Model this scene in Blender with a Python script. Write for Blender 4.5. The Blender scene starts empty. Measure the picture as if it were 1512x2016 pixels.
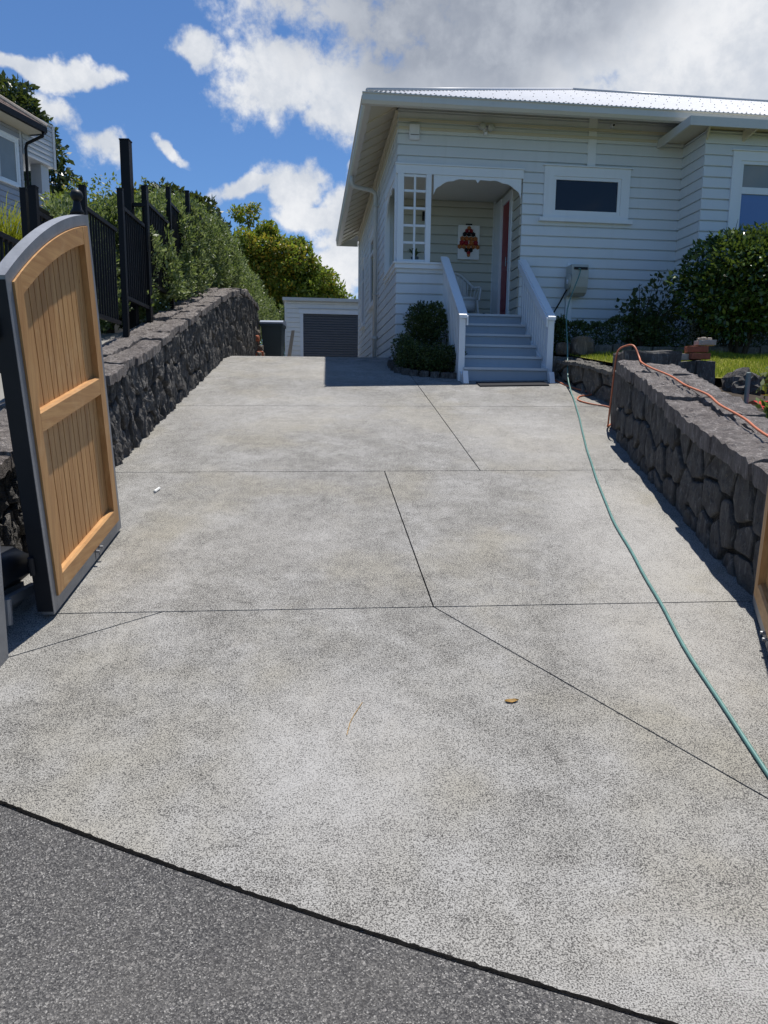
import bpy, bmesh, math, random
import numpy as np
from mathutils import Vector, Matrix, noise as mnoise

random.seed(7)
rng = np.random.default_rng(11)
scene = bpy.context.scene
COL = scene.collection
R = math.radians

# ------------------------------------------------------------------ camera
cam_data = bpy.data.cameras.new('camera')
cam = bpy.data.objects.new('camera', cam_data)
COL.objects.link(cam)
cam_data.sensor_fit = 'HORIZONTAL'
cam_data.sensor_width = 36.0
cam_data.lens = 36.0 * 1380.0 / 1512.0
cam_data.clip_end = 2000.0
PITCH, ROLL = R(8.9), 0.011
Fv = Vector((0, math.cos(PITCH), -math.sin(PITCH)))
R0, U0 = Vector((1, 0, 0)), Vector((0, math.sin(PITCH), math.cos(PITCH)))
Rv = R0 * math.cos(ROLL) + U0 * math.sin(ROLL)
Uv = U0 * math.cos(ROLL) - R0 * math.sin(ROLL)
m = Matrix.Identity(4)
for i in range(3):
    m[i][0], m[i][1], m[i][2] = Rv[i], Uv[i], -Fv[i]
m[2][3] = 1.6
cam.matrix_world = m
scene.camera = cam
scene.render.resolution_x, scene.render.resolution_y = 768, 1024

# ------------------------------------------------------------------ exposure
scene.view_settings.view_transform = 'Standard'
scene.view_settings.look = 'None'
scene.view_settings.exposure = 0.3
scene.view_settings.gamma = 1.0
scene.view_settings.use_curve_mapping = False
scene.cycles.use_denoising = True

# ------------------------------------------------------------------ sun
SUN_EL, SUN_AZ = R(73.0), R(20.8)          # azimuth to the right of +Y
sun_dir = Vector((math.sin(SUN_AZ) * math.cos(SUN_EL), math.cos(SUN_AZ) * math.cos(SUN_EL), math.sin(SUN_EL)))
sun_data = bpy.data.lights.new('sun', 'SUN')
sun_data.energy = 5.0
sun_data.angle = R(0.5)
sun_data.color = (1.0, 0.955, 0.89)
sun = bpy.data.objects.new('sun', sun_data)
COL.objects.link(sun)
sun.rotation_euler = (-sun_dir).to_track_quat('-Z', 'Y').to_euler()
sun.location = (5, 10, 30)

# ------------------------------------------------------------------ world: sky with cumulus
world = bpy.data.worlds.new('World')
scene.world = world
world.use_nodes = True


class NG:
    """small helper to write node maths"""
    def __init__(self, tree):
        self.t = tree
        self.n = tree.nodes
        self.l = tree.links

    def new(self, typ, **kw):
        nd = self.n.new(typ)
        for k, v in kw.items():
            setattr(nd, k, v)
        return nd

    def put(self, sock, v):
        if isinstance(v, bpy.types.NodeSocket):
            self.l.new(v, sock)
        elif v is not None:
            sock.default_value = v

    def math(self, op, a, b=None, c=None, clamp=False):
        nd = self.new('ShaderNodeMath', operation=op, use_clamp=clamp)
        self.put(nd.inputs[0], a)
        self.put(nd.inputs[1], b)
        self.put(nd.inputs[2], c)
        return nd.outputs[0]

    def smooth(self, v, lo, hi, a=0.0, b=1.0):
        nd = self.new('ShaderNodeMapRange', interpolation_type='SMOOTHSTEP')
        self.put(nd.inputs[0], v)
        for i, x in enumerate((lo, hi, a, b)):
            self.put(nd.inputs[i + 1], x)
        return nd.outputs[0]

    def lin(self, v, lo, hi, a=0.0, b=1.0):
        nd = self.new('ShaderNodeMapRange')
        self.put(nd.inputs[0], v)
        for i, x in enumerate((lo, hi, a, b)):
            self.put(nd.inputs[i + 1], x)
        return nd.outputs[0]

    def mix(self, f, a, b, blend='MIX'):
        nd = self.new('ShaderNodeMix', data_type='RGBA', blend_type=blend)
        self.put(nd.inputs[0], f)
        for s, v in ((nd.inputs[6], a), (nd.inputs[7], b)):
            if isinstance(v, tuple):
                v = (*v[:3], 1.0)
            self.put(s, v)
        return nd.outputs[2]

    def noise(self, vec, scale, detail=4.0, rough=0.55, dist=0.0, out=0):
        nd = self.new('ShaderNodeTexNoise')
        self.put(nd.inputs['Vector'], vec)
        self.put(nd.inputs['Scale'], scale)
        self.put(nd.inputs['Detail'], detail)
        self.put(nd.inputs['Roughness'], rough)
        self.put(nd.inputs['Distortion'], dist)
        return nd.outputs[out]

    def voronoi(self, vec, scale, feature='F1', out=0):
        nd = self.new('ShaderNodeTexVoronoi', feature=feature)
        self.put(nd.inputs['Vector'], vec)
        self.put(nd.inputs['Scale'], scale)
        return nd.outputs[out]

    def mapping(self, vec, scale=(1, 1, 1), loc=(0, 0, 0), rot=(0, 0, 0)):
        nd = self.new('ShaderNodeMapping')
        self.put(nd.inputs[0], vec)
        nd.inputs['Location'].default_value = loc
        nd.inputs['Rotation'].default_value = rot
        nd.inputs['Scale'].default_value = scale
        return nd.outputs[0]

    def ramp(self, f, stops):
        nd = self.new('ShaderNodeValToRGB')
        el = nd.color_ramp.elements
        while len(el) < len(stops):
            el.new(0.5)
        for e, (p, c) in zip(el, stops):
            e.position = p
            e.color = (*c, 1) if len(c) == 3 else c
        self.put(nd.inputs[0], f)
        return nd.outputs[0]


wt = world.node_tree
wt.nodes.clear()
g = NG(wt)
sky = g.new('ShaderNodeTexSky', sky_type='NISHITA', sun_disc=False)
sky.sun_elevation = SUN_EL
sky.sun_rotation = SUN_AZ
sky.altitude = 50
sky.air_density = 1.0
sky.dust_density = 0.0
sky.ozone_density = 5.0
tc = g.new('ShaderNodeTexCoord')
dirv = tc.outputs['Generated']
sep = g.new('ShaderNodeSeparateXYZ')
g.put(sep.inputs[0], dirv)
az = g.math('MULTIPLY', g.math('ARCTAN2', sep.outputs[0], sep.outputs[1]), 57.2958)
el_ = g.math('MULTIPLY', g.math('ARCSINE', sep.outputs[2]), 57.2958)
n1 = g.noise(dirv, 9.0, 12.0, 0.6, 0.15)
n2 = g.noise(dirv, 30.0, 10.0, 0.62, 0.1)
n3 = g.noise(dirv, 3.2, 5.0, 0.5)
wn = g.new('ShaderNodeTexNoise')
g.put(wn.inputs['Vector'], dirv)
wn.inputs['Scale'].default_value = 11.0
wn.inputs['Detail'].default_value = 5.0
wsep = g.new('ShaderNodeSeparateColor')
g.put(wsep.inputs[0], wn.outputs['Color'])
az = g.math('ADD', az, g.math('MULTIPLY', g.math('SUBTRACT', wsep.outputs[0], 0.5), 9.0))
el_ = g.math('ADD', el_, g.math('MULTIPLY', g.math('SUBTRACT', wsep.outputs[1], 0.5), 5.5))


def blob(a, e, ra, re, tilt=0.0, top=1.0):
    da = g.math('SUBTRACT', az, a)
    de = g.math('SUBTRACT', el_, e)
    if tilt:
        de = g.math('SUBTRACT', de, g.math('MULTIPLY', da, tilt))
    q = g.math('ADD', g.math('POWER', g.math('ABSOLUTE', g.math('DIVIDE', da, ra)), 2.0),
               g.math('POWER', g.math('ABSOLUTE', g.math('DIVIDE', de, re)), 2.0))
    return g.math('MULTIPLY', g.math('SUBTRACT', 1.0, g.math('SQRT', q)), top)


def vmax(lst):
    o = lst[0]
    for x in lst[1:]:
        o = g.math('MAXIMUM', o, x)
    return o


big = vmax([blob(13, 29, 25.0, 10.5), blob(-8.5, 22.0, 4.0, 3.0), blob(-3.0, 21.0, 4.5, 2.6),
            blob(8, 23, 17, 4.6), blob(24, 21, 12, 5.0)])
low = vmax([blob(-7.2, 15.8, 3.2, 2.2, 0.05), blob(-10.8, 15.6, 3.8, 1.1, 0.22), blob(-3.0, 13.2, 3.6, 2.6),
            blob(-3.2, 10.2, 3.0, 3.4), blob(-1.0, 17.6, 1.6, 2.6), blob(-6.0, 13.6, 3.6, 1.2)])
small = vmax([blob(-13.9, 23.8, 2.6, 1.5), blob(-24.3, 21.3, 5.4, 0.85, 0.02), blob(-23.8, 19.4, 2.0, 1.0, -0.3, 0.62),
              blob(-21.2, 17.9, 2.2, 1.1, -0.35, 0.66), blob(-16.2, 17.4, 1.3, 0.6, -0.3, 0.7)])
# the rest of the sky goes on with scattered cumulus like those in view
scatter = g.math('MULTIPLY', g.math('SUBTRACT', g.noise(dirv, 2.1, 4.0, 0.5), 0.66), 3.0)
away = g.smooth(g.math('ABSOLUTE', az), 32.0, 48.0)
up_ = g.smooth(el_, 32.0, 42.0)
scatter = g.math('SUBTRACT', scatter, g.math('MULTIPLY', g.math('SUBTRACT', 1.0, g.math('MAXIMUM', away, up_)), 5.0))
turb = g.math('ADD', g.math('MULTIPLY', g.math('SUBTRACT', n1, 0.5), 1.5), g.math('MULTIPLY', g.math('SUBTRACT', n2, 0.5), 1.25))
dens_all = vmax([big, low, small, scatter])
dens = g.math('ADD', dens_all, turb)
alpha = g.smooth(dens, -0.12, 0.38)
shade = g.math('MAXIMUM', blob(9, 28.5, 21.0, 9.5), scatter)
core = g.math('ADD', shade, g.math('MULTIPLY', turb, 0.30))
core = g.math('ADD', core, g.math('MULTIPLY', g.math('SUBTRACT', n3, 0.5), 0.8))
core = g.math('SUBTRACT', core, g.math('MULTIPLY', g.smooth(az, 14.0, 26.0), 0.30))
grey = g.smooth(core, -0.05, 0.50)
soft = g.smooth(g.math('ADD', n1, g.math('MULTIPLY', n2, 0.5)), 0.6, 0.95)
cloud_white = g.mix(soft, (8.2, 8.8, 9.8), (11.6, 11.8, 12.2))
cloud_grey = g.mix(soft, (4.4, 4.9, 5.9), (6.6, 7.1, 8.0))
cloud = g.mix(grey, cloud_white, cloud_grey)
clear = g.mix(1.0, sky.outputs[0], (0.99, 1.25, 1.52), 'MULTIPLY')
sky_col = g.mix(alpha, clear, cloud)
bg = g.new('ShaderNodeBackground')
g.put(bg.inputs[0], sky_col)
bg.inputs[1].default_value = 0.061
wo = g.new('ShaderNodeOutputWorld')
g.l.new(bg.outputs[0], wo.inputs[0])

# ------------------------------------------------------------------ materials
MATS = {}


def base_mat(name, rough=0.6, spec=0.4, metal=0.0):
    mt = bpy.data.materials.new(name)
    mt.use_nodes = True
    t = mt.node_tree
    t.nodes.clear()
    g = NG(t)
    b = g.new('ShaderNodeBsdfPrincipled')
    b.inputs['Roughness'].default_value = rough
    b.inputs['Specular IOR Level'].default_value = spec
    b.inputs['Metallic'].default_value = metal
    o = g.new('ShaderNodeOutputMaterial')
    g.l.new(b.outputs[0], o.inputs[0])
    MATS[name] = mt
    geo = g.new('ShaderNodeNewGeometry')
    return mt, g, b, geo.outputs['Position'], geo, o


def bump(g, b, h, strength=0.5, dist=0.01):
    nd = g.new('ShaderNodeBump')
    nd.inputs['Strength'].default_value = strength
    nd.inputs['Distance'].default_value = dist
    g.put(nd.inputs['Height'], h)
    g.l.new(nd.outputs[0], b.inputs['Normal'])


def simple(name, col, rough=0.6, var=0.12, scale=6.0, metal=0.0, spec=0.4, bumpy=0.0, bscale=60.0):
    mt, g, b, pos, geo, o = base_mat(name, rough, spec, metal)
    n = g.noise(pos, scale, 5.0)
    c = g.mix(n, tuple(x * (1 - var) for x in col), tuple(min(1, x * (1 + var)) for x in col))
    g.put(b.inputs['Base Color'], c)
    if bumpy:
        bump(g, b, g.noise(pos, bscale, 4.0), bumpy, 0.01)
    return mt


def paint(name, col, rough=0.42):
    mt, g, b, pos, geo, o = base_mat(name, rough, 0.35)
    n = g.noise(g.mapping(pos, (1, 1, 0.5)), 1.6, 5.0)
    st = g.noise(g.mapping(pos, (9, 9, 0.8)), 1.0, 4.0)
    c = g.mix(n, tuple(x * 0.93 for x in col), tuple(min(1, x * 1.04) for x in col))
    c = g.mix(g.math('MULTIPLY', g.smooth(st, 0.52, 0.8), 0.16), c, tuple(x * 0.66 for x in (col[0], col[1] * .98, col[2] * .93)))
    rnd = geo.outputs['Random Per Island']
    c = g.mix(g.math('MULTIPLY', rnd, 0.05), c, tuple(x * 0.7 for x in col))
    g.put(b.inputs['Base Color'], c)
    bump(g, b, g.noise(g.mapping(pos, (1, 1, 1)), 45.0, 3.0), 0.12, 0.004)
    return mt


paint('weatherboard_paint', (0.66, 0.70, 0.735))
paint('trim_paint', (0.76, 0.795, 0.83))
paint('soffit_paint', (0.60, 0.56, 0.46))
paint('gutter_paint', (0.60, 0.60, 0.57), 0.4)
paint('garage_paint', (0.80, 0.80, 0.77))
paint('step_paint', (0.37, 0.42, 0.48), 0.5)
paint('tread_paint', (0.56, 0.59, 0.62), 0.45)
paint('neighbour_paint', (0.32, 0.335, 0.38))
paint('neighbour_white', (0.50, 0.51, 0.53))
paint('porch_shade_paint', (0.52, 0.515, 0.45))  # weatherboard paint darkened and warmed: porch shade and bounce put into the colour
paint('ceiling_paint', (0.62, 0.63, 0.58))
simple('roof_iron', (0.50, 0.51, 0.53), 0.35, 0.08, 3.0, 0.0, 0.5)
simple('galvanised', (0.27, 0.282, 0.30), 0.48, 0.3, 9.0, 0.55, 0.5, 0.15, 40)
simple('black_metal', (0.010, 0.010, 0.012), 0.5, 0.2, 8.0, 0.0, 0.18)
simple('dark_frame_metal', (0.016, 0.018, 0.022), 0.5, 0.25, 8.0, 0.0, 0.25)
simple('dark_plastic', (0.022, 0.025, 0.032), 0.4, 0.2, 5.0)
simple('red_paint', (0.24, 0.012, 0.03), 0.35, 0.1)
simple('white_plastic', (0.72, 0.74, 0.80), 0.3, 0.04)
simple('reel_plastic', (0.42, 0.43, 0.40), 0.5, 0.12, 12)
simple('black_rubber', (0.015, 0.015, 0.016), 0.7, 0.2)
simple('hose_green', (0.095, 0.215, 0.195), 0.45, 0.35, 14.0, 0, 0.45)
simple('cord_orange', (0.50, 0.155, 0.075), 0.5, 0.12, 20.0)
simple('soil', (0.045, 0.035, 0.026), 0.95, 0.5, 9.0, 0, 0.2, 0.9, 25)
simple('brick_red', (0.28, 0.095, 0.055), 0.9, 0.35, 18.0, 0, 0.2, 0.6, 70)
simple('brick_pale', (0.42, 0.36, 0.30), 0.9, 0.3, 20.0, 0, 0.2, 0.6, 70)
simple('bark', (0.09, 0.075, 0.06), 0.95, 0.35, 14.0, 0, 0.2, 0.8, 30)
simple('twig', (0.05, 0.035, 0.02), 0.9, 0.3, 14.0)
simple('dry_leaf', (0.34, 0.20, 0.05), 0.6, 0.3, 60.0)
simple('terracotta_dark', (0.06, 0.075, 0.08), 0.55, 0.15)
simple('wicker_white', (0.62, 0.63, 0.62), 0.55, 0.15, 30)
simple('bin_green', (0.03, 0.045, 0.05), 0.5, 0.15)
simple('bin_lid', (0.20, 0.24, 0.32), 0.5, 0.1)
simple('car_paint', (0.04, 0.045, 0.055), 0.22, 0.05, 3, 0.3, 0.6)
simple('car_glass', (0.01, 0.012, 0.015), 0.06, 0.0, 3, 0, 0.7)
simple('lamp_red', (0.3, 0.01, 0.01), 0.3, 0.0)
simple('roof_tile', (0.11, 0.075, 0.065), 0.85, 0.4, 6, 0, 0.25, 0.5, 30)
simple('red_plastic', (0.55, 0.03, 0.035), 0.35, 0.1)
simple('stake_grey', (0.20, 0.26, 0.24), 0.7, 0.2)
simple('mat_black', (0.018, 0.018, 0.02), 0.95, 0.3, 80)
simple('art_red', (0.36, 0.03, 0.04), 0.8, 0.25, 40)
simple('art_orange', (0.48, 0.17, 0.05), 0.8, 0.25, 40)
simple('art_black', (0.02, 0.016, 0.018), 0.8, 0.25, 40)
simple('art_white', (0.82, 0.83, 0.83), 0.7, 0.08, 10)
simple('paper', (0.70, 0.70, 0.66), 0.8, 0.1)
simple('joint_dark', (0.010, 0.0095, 0.009), 1.0, 0.6, 60, 0, 0.05, 0.8, 90)
simple('foil', (0.6, 0.62, 0.66), 0.3, 0.2, 20, 0.6)
simple('blue_blind', (0.10, 0.19, 0.42), 0.18, 0.06, 2, 0, 0.6)


def glass_mat(name, col):
    mt, g, b, pos, geo, o = base_mat(name, 0.05, 0.45)
    c = g.mix(g.noise(pos, 2.0, 2.0), tuple(x * 0.8 for x in col), tuple(x * 1.2 for x in col))
    g.put(b.inputs['Base Color'], c)
    bump(g, b, g.noise(pos, 1.3, 1.0), 0.05, 0.02)


glass_mat('window_glass', (0.010, 0.013, 0.020))
glass_mat('pale_glass', (0.22, 0.24, 0.24))


def concrete_mat():
    mt, g, b, pos, geo, o = base_mat('driveway_concrete', 0.88, 0.25)
    nb = g.noise(pos, 0.55, 6.0, 0.6)
    nm = g.noise(pos, 2.6, 6.0, 0.62, 0.4)
    ns = g.noise(pos, 11.0, 5.0, 0.6)
    fine = g.noise(pos, 185.0, 2.0, 0.6)
    fine2 = g.noise(pos, 420.0, 1.0, 0.5)
    f = g.math('ADD', g.math('MULTIPLY', fine, 0.72), g.math('MULTIPLY', fine2, 0.28))
    lift = g.math('ADD', g.math('MULTIPLY', g.math('SUBTRACT', nm, 0.5), 0.13),
                  g.math('MULTIPLY', g.math('SUBTRACT', nb, 0.5), 0.08))
    lift = g.math('ADD', lift, g.math('MULTIPLY', g.math('SUBTRACT', ns, 0.5), 0.12))
    f = g.math('ADD', f, lift)
    sp = g.smooth(f, 0.385, 0.575)
    light = g.mix(g.smooth(nm, 0.35, 0.7), (0.328, 0.320, 0.296), (0.358, 0.352, 0.335))
    light = g.mix(g.smooth(g.noise(pos, 1.1, 3.0), 0.45, 0.7), light, (0.325, 0.308, 0.262))
    c = g.mix(sp, (0.052, 0.050, 0.048), light)
    # chalky bloom where water has dried: patches with their own outline
    sp3 = g.new('ShaderNodeSeparateXYZ')
    g.put(sp3.inputs[0], pos)
    patches = []
    for (x, y, rx, ry, a) in ((1.75, 5.0, 0.55, 1.5, 1.0), (1.45, 3.55, 0.5, 0.75, 0.8), (1.5, 7.5, 0.9, 1.2, 0.7),
                              (-0.2, 2.75, 0.5, 0.6, 0.7), (-1.2, 8.6, 1.3, 1.2, 0.55), (-0.6, 4.9, 0.5, 0.5, 0.4),
                              (-0.6, 11.0, 1.6, .8, .6), (0.2, 8.0, 0.6, 0.8, 0.4)):
        dx = g.math('DIVIDE', g.math('SUBTRACT', sp3.outputs[0], x), rx)
        dy = g.math('DIVIDE', g.math('SUBTRACT', sp3.outputs[1], y), ry)
        q = g.math('SQRT', g.math('ADD', g.math('MULTIPLY', dx, dx), g.math('MULTIPLY', dy, dy)))
        q = g.math('ADD', q, g.math('MULTIPLY', g.math('SUBTRACT', nm, 0.5), 1.5))
        patches.append(g.math('MULTIPLY', g.smooth(q, 1.1, 0.55), a))
    pm = patches[0]
    for q in patches[1:]:
        pm = g.math('MAXIMUM', pm, q)
    bl = g.math('MULTIPLY', pm, g.smooth(f, 0.34, 0.54, 0.08, 0.62))
    c = g.mix(bl, c, (0.40, 0.39, 0.37))
    # rusty leaf tannin marks
    rust = g.math('MULTIPLY', g.smooth(g.noise(pos, 1.7, 3.0, 0.5, 0.8), 0.66, 0.8), 0.12)
    c = g.mix(rust, c, (0.22, 0.165, 0.085))
    g.put(b.inputs['Base Color'], c)
    bump(g, b, f, 0.55, 0.006)


concrete_mat()


def footpath_mat():
    mt, g, b, pos, geo, o = base_mat('footpath_aggregate', 0.75, 0.35)
    v = g.new('ShaderNodeTexVoronoi')
    g.put(v.inputs['Vector'], pos)
    v.inputs['Scale'].default_value = 215.0
    sx = g.new('ShaderNodeSeparateColor')
    g.put(sx.inputs[0], v.outputs['Color'])
    cell = sx.outputs[0]
    nm = g.noise(pos, 2.2, 5.0, 0.6)
    fine = g.noise(pos, 260.0, 2.0)
    val = g.math('ADD', cell, g.math('MULTIPLY', g.math('SUBTRACT', fine, 0.5), 0.7))
    c = g.ramp(val, [(0.0, (0.022, 0.022, 0.024)), (0.35, (0.055, 0.054, 0.055)), (0.7, (0.115, 0.112, 0.108)),
                     (0.93, (0.175, 0.17, 0.16)), (1.0, (0.36, 0.35, 0.33))])
    c = g.mix(g.smooth(nm, 0.3, 0.75, 0.0, 0.35), c, (0.125, 0.118, 0.108))
    v2 = g.new('ShaderNodeTexVoronoi')
    g.put(v2.inputs['Vector'], pos)
    v2.inputs['Scale'].default_value = 62.0
    s2_ = g.new('ShaderNodeSeparateColor')
    g.put(s2_.inputs[0], v2.outputs['Color'])
    chip = g.math('MULTIPLY', g.math('GREATER_THAN', s2_.outputs[1], 0.93), g.math('LESS_THAN', v2.outputs['Distance'], 0.42))
    c = g.mix(g.math('MULTIPLY', chip, 0.35), c, g.mix(s2_.outputs[2], (0.16, 0.15, 0.16), (0.40, 0.38, 0.35)))
    st_ = g.smooth(g.noise(pos, 0.9, 6.0, 0.65, 0.8), 0.48, 0.72)
    c = g.mix(g.math('MULTIPLY', st_, 0.35), c, (0.045, 0.043, 0.042))
    g.put(b.inputs['Base Color'], c)
    bump(g, b, g.math('ADD', cell, v.outputs['Distance']), 0.7, 0.006)


footpath_mat()


def stone_mat(name, lo, hi, tint, lichen=0.35):
    mt, g, b, pos, geo, o = base_mat(name, 0.86, 0.3)
    rnd = geo.outputs['Random Per Island']
    n = g.noise(pos, 7.0, 8.0, 0.62)
    n2 = g.noise(g.mapping(pos, (1, 1, 0.45)), 34.0, 8.0, 0.68, 0.6)
    n3 = g.noise(pos, 3.0, 4.0)
    c = g.mix(g.smooth(n, 0.3, 0.75), lo, hi)
    c = g.mix(g.math('MULTIPLY', rnd, 0.55), c, tint)
    stk = g.noise(g.mapping(pos, (1, 1, 0.22)), 26.0, 7.0, 0.7, 1.2)
    c = g.mix(g.math('MULTIPLY', g.smooth(stk, 0.5, 0.72), 0.55), c, tuple(min(1, x * 2.6) for x in hi))
    c = g.mix(g.math('MULTIPLY', g.smooth(stk, 0.46, 0.3), 0.6), c, tuple(x * 0.4 for x in lo))
    li = g.smooth(g.math('ADD', n2, g.math('MULTIPLY', n3, 0.35)), 0.78, 0.95)
    c = g.mix(g.math('MULTIPLY', li, lichen), c, (0.40, 0.40, 0.37))
    g.put(b.inputs['Base Color'], c)
    h = g.math('ADD', g.math('MULTIPLY', n2, 0.7), g.noise(pos, 110.0, 4.0, 0.6))
    h = g.math('ADD', h, g.math('MULTIPLY', n, 1.2))
    bump(g, b, h, 1.0, 0.035)


stone_mat('basalt', (0.070, 0.068, 0.065), (0.175, 0.168, 0.158), (0.15, 0.138, 0.128), 0.55)
stone_mat('coping_stone', (0.14, 0.124, 0.116), (0.31, 0.285, 0.265), (0.22, 0.185, 0.17), 0.5)
stone_mat('grey_stone', (0.12, 0.112, 0.098), (0.25, 0.235, 0.205), (0.17, 0.155, 0.14), 0.35)
stone_mat('rock_brown', (0.12, 0.10, 0.08), (0.24, 0.20, 0.16), (0.16, 0.14, 0.12), 0.2)
stone_mat('mortar', (0.022, 0.021, 0.020), (0.055, 0.052, 0.05), (0.04, 0.038, 0.035), 0.2)


def wood_mat(name, scale):
    mt, g, b, pos, geo, o = base_mat(name, 0.5, 0.35)
    rnd = geo.outputs['Random Per Island']
    off = g.new('ShaderNodeVectorMath', operation='ADD')
    g.put(off.inputs[0], g.mapping(pos, scale))
    g.put(off.inputs[1], g.mapping(rnd, (9, 5, 7)))
    v = off.outputs[0]
    n = g.noise(v, 1.0, 6.0, 0.55, 0.6)
    n2 = g.noise(v, 5.5, 4.0, 0.6)
    c = g.mix(g.smooth(n, 0.3, 0.72), (0.40, 0.205, 0.078), (0.58, 0.34, 0.14))
    c = g.mix(g.math('MULTIPLY', g.smooth(n2, 0.5, 0.75), 0.35), c, (0.31, 0.135, 0.038))
    wear = g.smooth(g.noise(pos, 3.4, 5.0, 0.65), 0.54, 0.74)
    c = g.mix(g.math('MULTIPLY', wear, 0.40), c, (0.70, 0.50, 0.28))
    c = g.mix(g.math('MULTIPLY', rnd, 0.45), c, (0.42, 0.215, 0.08))
    knots = g.smooth(g.voronoi(g.mapping(pos, (3.0, 5.0, 2.2)), 1.6), 0.055, 0.03)
    c = g.mix(g.math('MULTIPLY', knots, 0.7), c, (0.12, 0.05, 0.02))
    g.put(b.inputs['Base Color'], c)
    bump(g, b, n2, 0.2, 0.004)


wood_mat('cedar_upright', (26, 26, 1.6))
wood_mat('cedar_rail', (26, 2.0, 30))


def leaf_mat(name, a, b_, c_, rough=0.42, trans=0.28, yellow=0.0, ycol=(0.35, 0.24, 0.02), spec=0.45):
    mt, g, b, pos, geo, o = base_mat(name, rough, spec)
    rnd = geo.outputs['Random Per Island']
    n = g.noise(pos, 1.6, 3.0)
    col = g.ramp(rnd, [(0.0, a), (0.55, b_), (1.0, c_)])
    col = g.mix(g.smooth(n, 0.35, 0.65, 0.0, 0.45), col, a)
    if yellow:
        rr = g.math('FRACT', g.math('MULTIPLY', rnd, 37.7))
        nn = g.smooth(g.noise(pos, 0.55, 3.0), 0.38, 0.66)
        ym = g.math('LESS_THAN', rr, g.math('MULTIPLY', nn, yellow))
        col = g.mix(ym, col, ycol)
    g.put(b.inputs['Base Color'], col)
    tr = g.new('ShaderNodeBsdfTranslucent')
    g.put(tr.inputs[0], g.mix(0.5, col, (0.20, 0.26, 0.03), 'MIX'))
    mx = g.new('ShaderNodeMixShader')
    mx.inputs[0].default_value = trans
    g.l.new(b.outputs[0], mx.inputs[1])
    g.l.new(tr.outputs[0], mx.inputs[2])
    g.l.new(mx.outputs[0], o.inputs[0])


leaf_mat('leaf_hedge', (0.085, 0.135, 0.045), (0.20, 0.26, 0.10), (0.42, 0.46, 0.27), 0.45, 0.38, spec=0.3)
leaf_mat('leaf_tree', (0.085, 0.135, 0.014), (0.18, 0.24, 0.026), (0.30, 0.33, 0.045), 0.45, 0.45, 0.35, (0.42, 0.30, 0.035))
leaf_mat('leaf_dark_tree', (0.016, 0.028, 0.012), (0.030, 0.046, 0.018), (0.06, 0.07, 0.028), 0.5, 0.2)
leaf_mat('leaf_magnolia', (0.013, 0.030, 0.016), (0.026, 0.050, 0.022), (0.06, 0.085, 0.04), 0.35, 0.2)
leaf_mat('leaf_camellia', (0.026, 0.058, 0.017), (0.055, 0.11, 0.024), (0.12, 0.19, 0.036), 0.26, 0.22, 0.1, (0.22, 0.24, 0.03), 0.6)
leaf_mat('leaf_box', (0.026, 0.05, 0.016), (0.055, 0.09, 0.026), (0.11, 0.155, 0.045), 0.45, 0.15)
leaf_mat('leaf_rose', (0.024, 0.045, 0.024), (0.045, 0.075, 0.035), (0.08, 0.12, 0.05), 0.4, 0.25)
leaf_mat('leaf_lime', (0.20, 0.24, 0.014), (0.34, 0.34, 0.022), (0.46, 0.40, 0.045), 0.5, 0.35)
leaf_mat('leaf_light', (0.08, 0.13, 0.03), (0.13, 0.19, 0.04), (0.2, 0.24, 0.06), 0.5, 0.35)
leaf_mat('grass_blade', (0.17, 0.23, 0.016), (0.29, 0.34, 0.024), (0.42, 0.40, 0.055), 0.6, 0.45)
leaf_mat('grass_dry', (0.19, 0.16, 0.06), (0.26, 0.2, 0.07), (0.34, 0.27, 0.09), 0.7, 0.3)
simple('lawn_soil', (0.16, 0.16, 0.028), 0.95, 0.4, 5.0, 0, 0.15, 0.6, 40)
simple('terrain_green', (0.06, 0.085, 0.03), 0.95, 0.4, 0.3)
simple('yard_concrete', (0.24, 0.232, 0.21), 0.9, 0.2, 4.0, 0, 0.25, 0.4, 90)


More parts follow.
